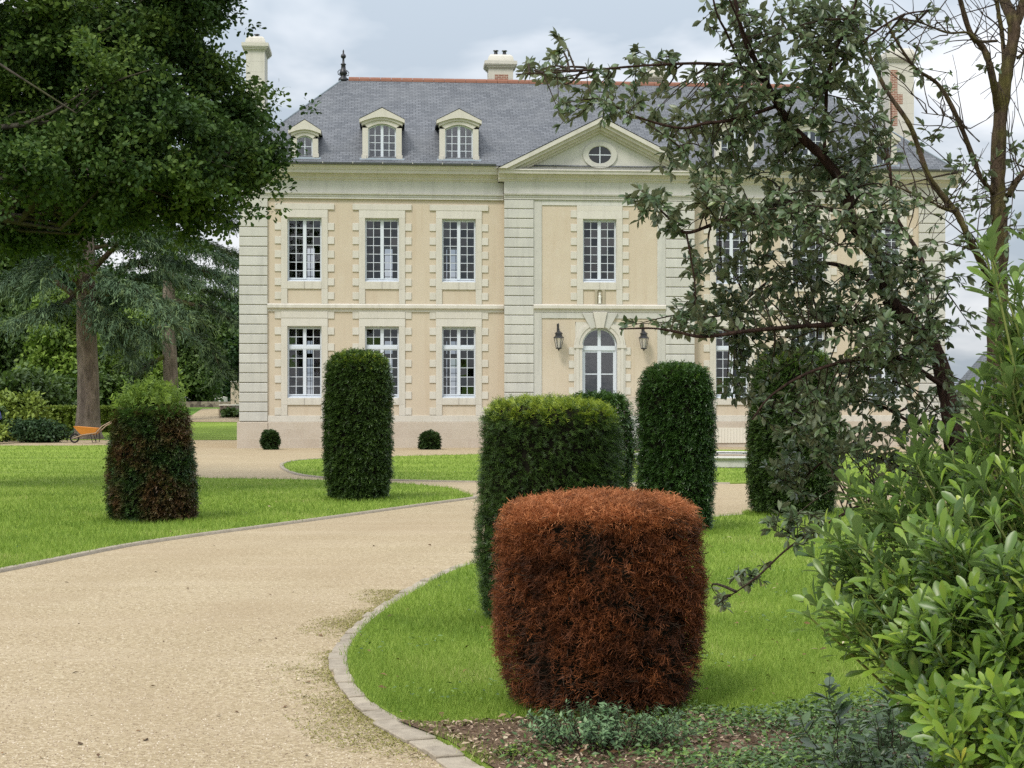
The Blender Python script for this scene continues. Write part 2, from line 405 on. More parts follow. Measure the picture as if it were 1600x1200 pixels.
def leafm(name, stops, back=None, rough=0.45, spec=0.35, tr=0.25, trc=None, patch=None, patchsc=1.0, patchr=(0.5, 0.65)):
    m = MT(name, rough, spec)
    c = m.rmp(m.attr(), stops)
    if patch: c = m.mix(m.rmp(m.noise(patchsc, 4), [(patchr[0], 0.0), (patchr[1], 1.0)]), c, m.rmp(m.attr(), patch))
    if name == 'glossy_lime_leaves': c = m.mix(m.math('MULTIPLY', m.rmp(m.noise(60, 3), [(0.55, 0.0), (0.72, 1.0)]), 0.45), c, (0.20, 0.22, 0.05))
    if back: c = m.mix(m.n('ShaderNodeNewGeometry').outputs['Backfacing'], c, back)
    m.col(c)
    if tr > 0:
        t = m.n('ShaderNodeBsdfTranslucent'); m.put(t.inputs[0], trc if trc else c)
        mx = m.n('ShaderNodeMixShader'); mx.inputs[0].default_value = tr
        m.l(m.b.outputs[0], mx.inputs[1]); m.l(t.outputs[0], mx.inputs[2]); m.l(mx.outputs[0], m.out.inputs[0])
    return m.m
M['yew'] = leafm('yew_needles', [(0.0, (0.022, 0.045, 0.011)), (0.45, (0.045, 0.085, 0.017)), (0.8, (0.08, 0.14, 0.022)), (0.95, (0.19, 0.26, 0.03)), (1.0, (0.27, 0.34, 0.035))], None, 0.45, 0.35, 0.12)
M['yew_blue'] = leafm('dark_yew_needles', [(0.0, (0.018, 0.042, 0.010)), (0.5, (0.036, 0.082, 0.015)), (0.9, (0.062, 0.125, 0.020)), (1.0, (0.13, 0.21, 0.03))], None, 0.4, 0.4, 0.1)
M['yew_sick'] = leafm('half_brown_yew_needles', [(0.0, (0.016, 0.032, 0.010)), (0.6, (0.035, 0.075, 0.016)), (0.95, (0.07, 0.15, 0.022)), (1.0, (0.12, 0.24, 0.025))], None, 0.5, 0.3, 0.1,
                      patch=[(0.0, (0.05, 0.028, 0.012)), (0.55, (0.11, 0.06, 0.022)), (0.75, (0.055, 0.09, 0.02)), (1.0, (0.11, 0.21, 0.025))], patchsc=1.9, patchr=(0.42, 0.60))
M['yew_dead'] = leafm('dead_brown_yew_needles', [(0.0, (0.055, 0.018, 0.008)), (0.4, (0.19, 0.062, 0.022)), (0.75, (0.32, 0.11, 0.036)), (1.0, (0.52, 0.21, 0.085))], None, 0.6, 0.25, 0.15,
                      patch=[(0.0, (0.035, 0.015, 0.008)), (0.7, (0.10, 0.034, 0.014)), (1.0, (0.22, 0.08, 0.03))], patchsc=4.5)
M['core'] = plain('shaded_twig_core', (0.013, 0.012, 0.008), 0.95, 0.05, 0.4, 30)  # near-black solid core; shade between sprays put into its twig colour
M['dead_twig'] = plain('dead_twig', (0.055, 0.036, 0.024), 0.9, 0.1, 0.3, 30)
M['box'] = leafm('boxwood_leaves', [(0.0, (0.02, 0.045, 0.012)), (1.0, (0.06, 0.105, 0.025))], None, 0.45, 0.3, 0.1)
M['oak'] = leafm('oak_leaves', [(0.0, (0.020, 0.044, 0.013)), (0.5, (0.047, 0.092, 0.020)), (1.0, (0.13, 0.19, 0.034))], None, 0.6, 0.2, 0.28)
M['holm'] = leafm('grey_green_holm_leaves', [(0.0, (0.042, 0.074, 0.028)), (0.5, (0.080, 0.125, 0.048)), (0.9, (0.135, 0.19, 0.08)), (1.0, (0.22, 0.25, 0.06))], (0.15, 0.18, 0.10), 0.38, 0.5, 0.18)
M['pitto'] = leafm('glossy_lime_leaves', [(0.0, (0.032, 0.072, 0.014)), (0.4, (0.088, 0.165, 0.022)), (0.85, (0.21, 0.32, 0.034)), (0.97, (0.34, 0.42, 0.05)), (1.0, (0.48, 0.42, 0.07))], (0.17, 0.26, 0.08), 0.34, 0.45, 0.28)
M['cedar'] = leafm('blue_cedar_needles', [(0.0, (0.042, 0.078, 0.042)), (0.6, (0.10, 0.16, 0.085)), (1.0, (0.20, 0.27, 0.10))], None, 0.6, 0.2, 0.1)
M['pine'] = leafm('pine_needles', [(0.0, (0.022, 0.040, 0.017)), (0.6, (0.050, 0.080, 0.030)), (1.0, (0.10, 0.14, 0.045))], None, 0.6, 0.2, 0.1)
M['tree_dark'] = leafm('dark_tree_leaves', [(0.0, (0.018, 0.046, 0.018)), (1.0, (0.06, 0.115, 0.038))], None, 0.5, 0.3, 0.2)
M['tree_mid'] = leafm('mid_tree_leaves', [(0.0, (0.04, 0.08, 0.02)), (1.0, (0.13, 0.20, 0.042))], None, 0.5, 0.3, 0.25)
M['tree_light'] = leafm('light_tree_leaves', [(0.0, (0.08, 0.14, 0.022)), (1.0, (0.23, 0.33, 0.05))], None, 0.5, 0.3, 0.3)
M['hedge'] = leafm('hedge_leaves', [(0.0, (0.12, 0.18, 0.03)), (1.0, (0.30, 0.38, 0.07))], None, 0.5, 0.3, 0.2)
M['sage'] = leafm('silvery_leaves', [(0.0, (0.06, 0.125, 0.045)), (1.0, (0.18, 0.28, 0.13))], (0.19, 0.27, 0.15), 0.5, 0.3, 0.15)
M['cover'] = leafm('ground_cover_leaves', [(0.0, (0.04, 0.085, 0.022)), (0.7, (0.09, 0.17, 0.035)), (1.0, (0.20, 0.31, 0.06))], None, 0.4, 0.4, 0.15)
M['sapling'] = leafm('dark_sapling_leaves', [(0.0, (0.040, 0.078, 0.03)), (1.0, (0.10, 0.165, 0.055))], (0.13, 0.18, 0.10), 0.35, 0.5, 0.15)
M['grass'] = leafm('grass_blades', [(0.0, (0.13, 0.215, 0.03)), (0.5, (0.225, 0.335, 0.048)), (0.85, (0.325, 0.415, 0.085)), (1.0, (0.50, 0.48, 0.20))], None, 0.6, 0.2, 0.3)
M['mulch'] = leafm('mulch_chips', [(0.0, (0.07, 0.046, 0.03)), (0.5, (0.24, 0.165, 0.11)), (1.0, (0.52, 0.41, 0.30))], None, 0.9, 0.1, 0.0)
M['moss'] = leafm('kerb_moss', [(0.0, (0.17, 0.16, 0.05)), (0.6, (0.26, 0.25, 0.07)), (1.0, (0.38, 0.33, 0.16))], None, 0.9, 0.1, 0.1)
M['litter'] = leafm('dry_leaves', [(0.0, (0.07, 0.04, 0.022)), (0.6, (0.20, 0.11, 0.05)), (1.0, (0.55, 0.47, 0.32))], None, 0.8, 0.2, 0.0)
M['pebble'] = leafm('pebbles', [(0.0, (0.17, 0.12, 0.08)), (0.6, (0.37, 0.29, 0.20)), (1.0, (0.58, 0.5, 0.39))], None, 0.9, 0.1, 0.0)
M['blue_flower'] = leafm('blue_petals', [(0.0, (0.14, 0.17, 0.50)), (1.0, (0.35, 0.38, 0.75))], None, 0.6, 0.2, 0.2)


# ------------------------------------------------------------------ ground, drive, lawns
def terrain():
    xs = [-900, -400, -150, -60, -20, 20, 60, 150, 400, 900]
    ys = [-900, -200, -60, 0, 40, 72, 80, 90, 100, 110, 120, 130, 140, 200, 400, 900, 1800]
    V = [(x, y, gz(y)) for y in ys for x in xs]; n = len(xs)
    F = [(j*n + i, j*n + i + 1, (j+1)*n + i + 1, (j+1)*n + i) for j in range(len(ys) - 1) for i in range(n - 1)]
    me = npmesh('ground', V, F, M['meadow'])
    return setp(link('ground', me), 'rough green grass ground reaching to the trees', 'ground', kind='structure')
terrain()
def sheet(name, poly, z, mat, thick=0.0, label=None, cat=None):
    bm = bmesh.new()
    vs = [bm.verts.new((p[0], p[1], z if len(p) < 3 else p[2])) for p in poly]
    f = bm.faces.new(vs)
    if f.normal.z < 0 or sum(a[0]*b[1]-b[0]*a[1] for a, b in zip(poly, list(poly[1:])+[poly[0]])) < 0: f.normal_flip()
    if thick:
        ex = bmesh.ops.extrude_face_region(bm, geom=[f])
        for v in [g for g in ex['geom'] if isinstance(g, bmesh.types.BMVert)]: v.co.z -= thick
        bmesh.ops.recalc_face_normals(bm, faces=bm.faces)
    bmesh.ops.triangulate(bm, faces=[q for q in bm.faces if len(q.verts) > 4])
    me = bpy.data.meshes.new(name); bm.to_mesh(me); bm.free(); me.materials.append(mat)
    return setp(link(name, me), label, cat, kind='structure')

KI_px = [(755,1200),(685,1154),(629,1125),(580,1095),(552,1060),(543,1028),(548,1007),(562,986),(587,962),(622,937),(657,916),(695,895),(737,879)]
KO_px = [(700,1200),(636,1160),(594,1130),(545,1088),(522,1058),(515,1037),(518,1018),(531,1000),(555,976),(580,955),(615,930),(650,909),(692,889),(737,875)]
KI = [(1.75, 2.0), (0.75, 4.3), (0.25, 5.8)] + [G(*p) for p in KI_px] + [G(*p) for p in [(800,863),(900,841),(1000,822),(1117,804),(1200,798),(1310,790)]] + [(8.5, 25.3), (20, 28), (40, 31)]
KO = [(1.45, 2.0), (0.48, 4.3), (-0.02, 5.7)] + [G(*p) for p in KO_px] + [G(*p) for p in [(800,860),(900,838),(1000,819),(1117,801),(1200,795.5),(1310,787.7)]] + [(8.5, 25.55), (20, 28.25), (40, 31.3)]
def resample(P, n):
    P = np.asarray(P); d = np.r_[0, np.cumsum(np.linalg.norm(np.diff(P, axis=0), axis=1))]
    t = np.linspace(0, d[-1], n); return np.stack([np.interp(t, d, P[:, k]) for k in range(P.shape[1])], 1)
KIc, KOc = catmull(KI, 8), catmull(KO, 8)
def drive():
    xs = np.r_[-40, -30, -20, np.arange(-14, 14.1, 0.35), 20, 30, 45]; ys = np.r_[-8, 0, np.arange(3, 36, 0.35), 40, 50, 60, 69.6]
    X, Y = np.meshgrid(xs, ys); V = np.stack([X.ravel(), Y.ravel(), np.full(X.size, 0.004)], 1); Pk = resample(KOc, 500)
    kd = np.array([np.min((Pk[:, 0] - a) ** 2 + (Pk[:, 1] - b) ** 2) for a, b, _ in V]) ** 0.5; n = len(xs); j, i = np.meshgrid(np.arange(len(ys) - 1), np.arange(n - 1), indexing='ij')
    a = (j * n + i).ravel(); F = np.stack([a, a + 1, a + n + 1, a + n], 1); me = npmesh('gravel_drive', V, F, M['gravel'])
    at = me.attributes.new('kd', 'FLOAT', 'POINT'); at.data.foreach_set('value', kd.astype(np.float32))
    setp(link('gravel_drive', me), 'pale sandy gravel drive and forecourt', 'drive', kind='structure')
drive()
LAWN_A = [tuple(p) for p in KIc] + [(40, 2.0)]
sheet('lawn', LAWN_A, 0.024, M['lawn'], 0.06, 'bright green lawn with topiaries beside the drive bend', 'lawn')
def kerb():
    mb = MB(); P = resample(KIc, 1600); d = np.r_[0, np.cumsum(np.linalg.norm(np.diff(P, axis=0), axis=1))]
    s = 0.0
    while s < min(d[-1] - 0.4, 38):
        Lp = random.uniform(0.17, 0.27); a, b = s + 0.006, s + Lp - 0.006; s += Lp
        pa, pb = [np.array([np.interp(t, d, P[:, 0]), np.interp(t, d, P[:, 1])]) for t in (a, b)]
        oa = KOc[np.argmin(np.linalg.norm(KOc - pa, axis=1))]; ob = KOc[np.argmin(np.linalg.norm(KOc - pb, axis=1))]
        t = unit(pb - pa); nrm = np.array([-t[1], t[0]])
        w = np.clip(np.linalg.norm(oa - pa), 0.10, 0.165) + random.uniform(-0.012, 0.012)
        if np.dot(oa - pa, nrm) < 0: nrm = -nrm
        h = 0.022 + random.uniform(-0.005, 0.006)
        q = [pa, pb, pb + nrm * w, pa + nrm * w]
        vs = [(p[0], p[1], -0.02) for p in q] + [(p[0], p[1], h + random.uniform(-0.004, 0.004)) for p in q]
        mb.add(vs, [(4,5,6,7),(0,1,5,4),(1,2,6,5),(2,3,7,6),(3,0,4,7)])
    o = mb.build('stone_kerb', M['paver'], bevel=0.006)
    setp(o, 'single row of grey pavers edging the lawn along the drive', 'kerb', kind='structure')
kerb()
CN_px = [(0,888),(100,868),(200,848),(300,833),(420,817),(560,798),(660,784),(735,774)]
CN = [(-30, 2.5), (-14, 5), (-8.6, 8), (-6.4, 10.8), (-5.45, 13.2)] + [G(*p) for p in CN_px] + [G(742,771.5)]
CF_px = [(735,769),(700,758),(620,750.5),(500,745.5),(400,743.5),(310,741),(262,728),(215,707),(178,691.5),(100,691.2),(0,691)]
CNc = catmull(CN, 8)
LAWN_C = [tuple(p) for p in CNc] + [tuple(p) for p in catmull([G(*p) for p in CF_px], 6)] + [(-45, 60), (-45, 2.5)]
sheet('lawn', LAWN_C, 0.024, M['lawn'], 0.06, 'wide mown lawn on the left under the oak branches', 'lawn')
def edging(path, name, w, h, label):
    P = resample(path, 200); T = unit(np.gradient(P, axis=0)); Nn = np.stack([-T[:, 1], T[:, 0]], 1)
    A, B = P - Nn * w / 2, P + Nn * w / 2
    V = np.concatenate([np.c_[A, np.full(200, -0.02)], np.c_[A, np.full(200, h)], np.c_[B, np.full(200, h)], np.c_[B, np.full(200, -0.02)]])
    i = np.arange(199); F = np.concatenate([np.stack([i + k*200, i + 1 + k*200, i + 1 + (k+1)*200, i + (k+1)*200], 1) for k in range(3)])
    setp(link(name, npmesh(name, V, F, M['paver'])), label, 'edging', kind='structure')
edging(CNc - np.array([0, 0.03]), 'lawn_edging', 0.09, 0.036, 'thin grey edging strip along the left lawn')
B_px = [(440,722),(446,729),(470,737),(520,742),(620,745.5),(740,748),(930,750.5),(1140,750.5),(1340,746)]
BF_px = [(1340,704),(1140,697.5),(930,701),(740,705),(620,708),(520,711),(470,714),(446,718)]
LAWN_B = [tuple(p) for p in catmull([G(*p) for p in B_px] + [(14, 33.8), (24, 36)], 6)] + [(24, 49)] + [tuple(p) for p in catmull([G(*p) for p in BF_px], 6)]
sheet('lawn', LAWN_B, 0.024, M['lawn'], 0.06, 'long oval lawn in front of the house steps', 'lawn')
edging(catmull([G(*p) for p in BF_px[4:] + B_px[:8]], 6), 'lawn_edging', 0.10, 0.036, 'pale edging round the rounded tip of the oval lawn')
# far lawn and path on the slope behind the house's left end
def slope(px, py):
    k = (py - HY) / FPX; Y = (EYE + 0.028 * 72) / (0.028 + k); return ((px - 800) / FPX * Y, Y)
def draped(name, poly, dz, mat, label, cat):
    bm = bmesh.new(); vs = [bm.verts.new((p[0], p[1], 0)) for p in poly]; f = bm.faces.new(vs)
    if sum(a[0]*b[1]-b[0]*a[1] for a, b in zip(poly, list(poly[1:])+[poly[0]])) < 0: f.normal_flip()
    bmesh.ops.triangulate(bm, faces=bm.faces)
    for Y in range(74, 140, 3): bmesh.ops.bisect_plane(bm, geom=bm.verts[:] + bm.edges[:] + bm.faces[:], plane_co=(0, Y, 0), plane_no=(0, 1, 0))
    for Y in (72, 80, 90, 100, 110, 120, 130): bmesh.ops.bisect_plane(bm, geom=bm.verts[:] + bm.edges[:] + bm.faces[:], plane_co=(0, Y, 0), plane_no=(0, 1, 0))
    for v in bm.verts: v.co.z = gz(v.co.y) + dz
    me = bpy.data.meshes.new(name); bm.to_mesh(me); bm.free(); me.materials.append(mat)
    setp(link(name, me), label, cat, kind='structure')
draped('lawn', [(-30, 69.7), (-10, 69.7), (-12, 90.6), slope(345, 654), slope(303, 654), slope(240, 656)], 0.012, M['lawn'], 'strip of lawn rising beside the left end of the house', 'lawn')
draped('garden_path', [slope(240, 655.5), slope(303, 653.6), slope(346, 653.6), (-13, 91.2), (-13, 95), slope(342, 648), slope(341, 633), slope(316, 633), slope(300, 643), slope(240, 646)], 0.02, M['gravel'], 'pale gravel path leading to the low walls', 'path')
# bed under the shrubs
BED = [G(620,1128), G(700,1131), G(800,1126), G(920,1112), G(1080,1108), G(1180,1122), G(1300,1118), G(1400,1090), (4.5, 8.6), (9, 9), (9, 2.5), (1.9, 2.5), (0.9, 4.4), (0.42, 5.7), G(765,1200), G(700,1160)]
BEDc = [tuple(p) for p in BED]
sheet('flower_bed', BEDc, 0.032, M['soil'], 0, 'brown mulched bed at the foot of the brown topiary', 'flower bed')

# ------------------------------------------------------------------ the house
TH = R(4.5)
HX, HYY = (935 - 800) / FPX * 58.0, 58.0
house = empty('chateau', (HX, HYY, 0), TH, 'two-storey pale stone and ochre country house with grey slate roof', 'house')
hw = lambda mb, name, mat, parent=house, **k: mb.build(name, mat, parent, **k)
HW, PW, PY = 13.39, 3.57, -0.35             # half width, half width of the centre bay, its front plane
UW = [-11.015, -8.14, -5.27, 5.12, 8.08, 11.05]; LW = UW
UZ, LZ = (6.21, 8.58), (1.87, 4.54)
def wall_grid(mb, u0, u1, z0, z1, holes, y0, y1, axis='x'):
    us = sorted({u0, u1, *[h[0] for h in holes], *[h[1] for h in holes]}); zs = sorted({z0, z1, *[h[2] for h in holes], *[h[3] for h in holes]})
    def solid(i, j):
        if i < 0 or j < 0 or i >= len(us) - 1 or j >= len(zs) - 1: return False
        cu, cz = (us[i] + us[i+1]) / 2, (zs[j] + zs[j+1]) / 2
        return not any(h[0] < cu < h[1] and h[2] < cz < h[3] for h in holes)
    P = (lambda u, y, z: (u, y, z)) if axis == 'x' else (lambda u, y, z: (y, u, z))
    for i in range(len(us) - 1):
        for j in range(len(zs) - 1):
            if not solid(i, j): continue
            a, b, c, d = us[i], us[i+1], zs[j], zs[j+1]
            mb.add([P(a,y0,c),P(b,y0,c),P(b,y0,d),P(a,y0,d)], [(0,1,2,3)]); mb.add([P(a,y1,c),P(b,y1,c),P(b,y1,d),P(a,y1,d)], [(0,3,2,1)])
            if not solid(i-1, j): mb.add([P(a,y0,c),P(a,y0,d),P(a,y1,d),P(a,y1,c)], [(0,1,2,3)])
            if not solid(i+1, j): mb.add([P(b,y0,c),P(b,y1,c),P(b,y1,d),P(b,y0,d)], [(0,1,2,3)])
            if not solid(i, j-1): mb.add([P(a,y0,c),P(a,y1,c),P(b,y1,c),P(b,y0,c)], [(0,1,2,3)])
            if not solid(i, j+1): mb.add([P(a,y0,d),P(b,y0,d),P(b,y1,d),P(a,y1,d)], [(0,1,2,3)])
def wall_holes(ul): return [(u - 0.85, u + 0.85, 5.93, 8.87) for u in ul] + [(u - 0.85, u + 0.85, 1.61, 4.85) for u in ul]
DEPTH = 10.6
mb = MB()
wall_grid(mb, -HW, -PW, 0, 9.9, wall_holes(UW[:3]), 0, 0.5)
wall_grid(mb, PW, HW, 0, 9.9, wall_holes(UW[3:]), 0, 0.5)
wall_grid(mb, -PW, PW, 0, 9.9, [(-0.85, 0.85, 5.93, 8.87), (-0.92, 0.92, 1.2, 4.72)], PY, 0.45)
hw(mb, 'facade_wall', M['stucco'])
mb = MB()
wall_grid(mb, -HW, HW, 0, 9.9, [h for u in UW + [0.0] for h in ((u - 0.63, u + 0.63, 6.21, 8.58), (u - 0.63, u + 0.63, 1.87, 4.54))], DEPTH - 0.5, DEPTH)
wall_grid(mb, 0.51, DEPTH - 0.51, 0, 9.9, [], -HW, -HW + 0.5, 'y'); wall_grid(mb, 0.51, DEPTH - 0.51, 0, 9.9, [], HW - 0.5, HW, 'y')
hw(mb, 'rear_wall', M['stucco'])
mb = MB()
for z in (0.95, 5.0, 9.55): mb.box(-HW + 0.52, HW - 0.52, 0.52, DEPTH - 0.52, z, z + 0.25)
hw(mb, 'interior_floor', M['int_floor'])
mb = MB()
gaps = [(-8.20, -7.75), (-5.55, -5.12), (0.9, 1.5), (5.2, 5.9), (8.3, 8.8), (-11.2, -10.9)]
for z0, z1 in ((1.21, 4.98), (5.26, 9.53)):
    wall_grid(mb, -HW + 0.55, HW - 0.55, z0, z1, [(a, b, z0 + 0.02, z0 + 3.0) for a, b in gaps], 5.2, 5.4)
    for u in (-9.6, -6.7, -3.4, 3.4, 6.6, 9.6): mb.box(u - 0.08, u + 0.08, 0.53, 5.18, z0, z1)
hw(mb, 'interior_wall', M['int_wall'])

# plinth and base band
mb = MB()
for a, b in ((-HW - 0.06, -PW - 0.02), (PW + 0.02, HW + 0.06)): mb.box(a, b, -0.10, 0.0, -0.1, 0.98)
mb.box(-PW - 0.07, PW + 0.07, PY - 0.10, PY - 0.002, -0.1, 0.98)
mb.box(-HW - 0.10, -12.36, -0.135, -0.101, -0.1, 0.972); mb.box(12.36, HW + 0.10, -0.135, -0.101, -0.1, 0.972)
hw(mb, 'plinth', M['plinth'], bevel=0.012)
mb = MB()
for a, b in ((-12.37, -PW - 0.03), (PW + 0.03, 12.37)):
    mb = MB(); mb.box(a, b, -0.055, 0.002, 0.981, 1.21); hw(mb, 'base_band', M['stone_cream'], bevel=0.008)
mb = MB()
for sx in (-1, 1):
    mb = MB(); mb.box(sx * 1.30 - 0.42, sx * 1.30 + 0.42, PY - 0.04, PY + 0.002, 0.983, 1.93)
    hw(mb, 'door_base_stone', M['plinth'], bevel=0.01)

# rusticated piers
def pier(u0, u1, y, z0, z1, n):
    mb = MB(); h = (z1 - z0) / n
    for i in range(n):
        a, b = z0 + i * h, z0 + (i + 1) * h
        mb.prism([(y + 0.02, a + 0.002), (y - 0.05, a + 0.012), (y - 0.08, a + 0.035), (y - 0.08, b - 0.028), (y - 0.05, b - 0.006), (y + 0.02, b - 0.002)], 'x', u0, u1)
    return hw(mb, 'rusticated_pier', M['stone_white'])
for a, b, y in ((-HW - 0.02, -12.378, 0.0), (12.378, HW + 0.02, 0.0), (-PW - 0.02, -2.50, PY), (2.50, PW + 0.02, PY)): pier(a, b, y, 0.985, 9.285, 23)
mb = MB()
for sx in (-1, 1):
    a, b = sorted((sx * 2.499, sx * 2.185))
    mb.box(a, b, PY - 0.035, PY + 0.01, 0.99, 5.07); mb.box(a, b, PY - 0.035, PY + 0.01, 5.381, 9.284)
mb.box(-2.184, 2.184, PY - 0.033, PY + 0.01, 9.08, 9.284); mb.box(-2.184, 2.184, PY - 0.033, PY + 0.01, 4.85, 5.069)
hw(mb, 'bay_frame', M['stone_white'], bevel=0.006)

# string course, architrave, frieze, cornice
def run(name, mat, prof, spans):               # prof: (projection, z); spans: (u0, u1, base y)
    mb = MB()
    for a, b, y in spans: mb.prism([(y + 0.05, prof[0][1])] + [(y - p, z) for p, z in prof] + [(y + 0.05, prof[-1][1])], 'x', a, b)
    return hw(mb, name, mat)
SP_L, SP_C, SP_R = (-12.375, -PW - 0.021, 0.0), (-2.498, 2.498, PY), (PW + 0.021, 12.375, 0.0)
SC = [(0.04, 5.08), (0.05, 5.16), (0.06, 5.165), (0.09, 5.19), (0.13, 5.22), (0.13, 5.33), (0.11, 5.345), (0.07, 5.375)]
for sp in (SP_L, SP_C, SP_R): run('string_course', M['stone_cream'], SC, [sp])
EN = [(-HW - 0.03, -PW - 0.03, 0.0), (-PW - 0.03, PW + 0.03, PY), (PW + 0.03, HW + 0.03, 0.0)]
run('architrave', M['stone_white'], [(0.09, 9.287), (0.09, 9.36), (0.11, 9.365), (0.11, 9.43), (0.16, 9.45), (0.17, 9.50)], EN)
run('frieze', M['stone_white'], [(0.07, 9.501), (0.07, 9.95)], EN)
CP = [(0.08, 9.951), (0.10, 9.99), (0.15, 10.02), (0.16, 10.09), (0.20, 10.12), (0.27, 10.15), (0.28, 10.20), (0.42, 10.205), (0.44, 10.32), (0.47, 10.325), (0.49, 10.38), (0.54, 10.43), (0.55, 10.48)]
for sp in ((-HW - 0.5, -PW - 0.25, 0.0), (PW + 0.25, HW + 0.5, 0.0)): run('cornice', M['stone_cornice'], CP, [sp])
CPc = [(p, z) for p, z in CP if z < 10.33] + [(0.46, 10.345), (0.46, 10.37)]
run('cornice', M['stone_cornice'], CPc, [(-PW - 0.25, PW + 0.25, PY)])
mb = MB(); mb.box(-HW - 0.35, HW + 0.35, DEPTH + 0.002, DEPTH + 0.4, 10.0, 10.48); hw(mb, 'rear_cornice', M['stone_cornice'])

# windows
def frame_mesh(w, h, lights, two=None):
    """timber casement: lights = rows per leaf; two = height of the transom from the sill"""
    mb = MB(); y0, y1 = 0.14, 0.21; a = w / 2
    mb.box(-a, -a + 0.055, y0, y1, 0, h); mb.box(a - 0.055, a, y0, y1, 0, h)
    mb.box(-a + 0.055, a - 0.055, y0, y1, h - 0.045, h); mb.box(-a + 0.055, a - 0.055, y0 - 0.03, y1, 0, 0.07)
    segs = [(0.09, h - 0.055, lights)] if two is None else [(0.09, two, lights), (two + 0.11, h - 0.055, 2)]
    if two: mb.box(-a + 0.055, a - 0.055, y0 - 0.02, y1, two, two + 0.11)
    for z0, z1, rows in segs:
        mb.box(-0.062, 0.062, y0 - 0.012, y1, z0, z1)
        for s in (-1, 1):
            l0, l1 = sorted((s * 0.062, s * (a - 0.055)))
            mb.box(l0, l1, y0 + 0.008, y1 - 0.01, z0, z0 + 0.05); mb.box(l0, l1, y0 + 0.008, y1 - 0.01, z1 - 0.045, z1)
            c = (l0 + l1) / 2; mb.box(c - 0.0115, c + 0.0115, y0 + 0.012, y1 - 0.015, z0 + 0.05, z1 - 0.045)
            for r in range(1, rows):
                z = z0 + (z1 - z0) * r / rows
                mb.box(l0, c - 0.0115, y0 + 0.014, y1 - 0.017, z - 0.011, z + 0.011); mb.box(c + 0.0115, l1, y0 + 0.014, y1 - 0.017, z - 0.011, z + 0.011)
    return mb.mesh('window', M['white_paint'])
def glass_mesh(w, h, rows=7, two=None):
    """every pane hangs at its own slight angle, as old glazing does"""
    mb = MB(); a = w / 2 - 0.045; us = [-a, -a / 2 - 0.01, -0.03, 0.03, a / 2 + 0.01, a]
    zs = [(0.06 + (h - 0.10) * i / rows, 0.06 + (h - 0.10) * (i + 1) / rows) for i in range(rows)] if two is None else \
         [(0.06 + (two - 0.03) * i / 5, 0.06 + (two - 0.03) * (i + 1) / 5) for i in range(5)] + [(two + 0.06 + (h - 0.1 - two) * i / 2, two + 0.06 + (h - 0.1 - two) * (i + 1) / 2) for i in range(2)]
    for i in (0, 1, 3, 4):
        lt, lf = random.gauss(0, 0.006), random.gauss(0, 0.006)
        for z0, z1 in zs:
            t1, t2 = lt + random.gauss(0, 0.016), lf + random.gauss(0, 0.012); y = lambda u, z: 0.175 + (z - (z0 + z1) / 2) * t1 + (u - (us[i] + us[i+1]) / 2) * t2
            mb.add([(u, y(u, z), z) for u, z in ((us[i], z0), (us[i+1], z0), (us[i+1], z1), (us[i], z1))], [(0, 1, 2, 3)])
    return mb.mesh('pane', M['glass'])
def surround_mesh(kind):
    mb = MB(); a = 0.63; y0, y1 = -0.045, 0.30
    if kind == 'low': zb, zs, h, b0, top = 1.215 - 1.87, 1.61 - 1.87, 2.67, 1.87, None
    else: zb, zs, h, b0, top = 5.38 - 6.21, 5.93 - 6.21, 2.37, 6.21, 9.10 - 6.21
    lt = h + 0.30
    for s in (-1, 1):
        u0, u1 = sorted((s * a, s * (a + 0.23)))
        mb.box(u0, u1, y0, y1, zs, h); mb.box(u0, u1, y0 + 0.002, 0.01, zb, zs - 0.001)
    mb.box(-a - 0.23, a + 0.23, y0, y1, h + 0.001, lt)
    if kind == 'low': mb.box(-a - 0.23, a + 0.23, y0 - 0.012, 0.01, lt + 0.001, 5.078 - 1.87)
    elif kind == 'up': mb.box(-a - 0.47, a + 0.47, y0 - 0.010, 0.01, lt + 0.001, top)
    else: mb.box(-a - 0.23, a + 0.23, y0 + 0.003, 0.01, lt + 0.001, 9.078 - 6.21)
    mb.box(-a + 0.001, -0.003, y0 - 0.005, 0.3, zs, -0.002); mb.box(0.003, a - 0.001, y0 - 0.005, 0.3, zs, -0.002)
    n = 6 if kind != 'low' else 6; z = zb + 0.16 if kind != 'low' else zb + 0.02
    zt = (h + 0.05) if kind != 'low' else lt - 0.02
    step = (zt - z) / n
    for i in range(n + 1):
        za = z + i * step
        if za + 0.27 > lt + (0.0 if kind == 'up' else 0.02) and kind == 'up': continue
        for s in (-1, 1):
            u0, u1 = sorted((s * (a + 0.232), s * (a + 0.47))); mb.box(u0, u1, y0 + 0.012, 0.01, za, za + 0.27)
    return mb.mesh('stone_surround', M['stone_cream'], bevel=0.006)
def sill_mesh(w):
    mb = MB(); a = w / 2; mb.box(-a + 0.004, a - 0.004, 0.02, 0.139, -0.001, 0.035); return mb.mesh('sill', M['white_paint'])
fm_up, gm_up = frame_mesh(1.26, 2.37, 7), glass_mesh(1.26, 2.37)
fm_lo, gm_lo = frame_mesh(1.26, 2.67, 5, 1.83), glass_mesh(1.26, 2.67)
su_up, su_lo, su_c, sl = surround_mesh('up'), surround_mesh('low'), surround_mesh('centre'), sill_mesh(1.26)
def window(u, y, z, fm, gm, su):
    w = link('window', fm, house, (u, y, z)); link('pane', gm, w); link('sill', sl, w)
    if su: link('stone_surround', su, w)
for u in UW: window(u, 0, UZ[0], fm_up, glass_mesh(1.26, 2.37), su_up); window(u, 0, LZ[0], fm_lo, glass_mesh(1.26, 2.67, 5, 1.83), su_lo)
window(0, PY, UZ[0], fm_up, glass_mesh(1.26, 2.37), su_c)
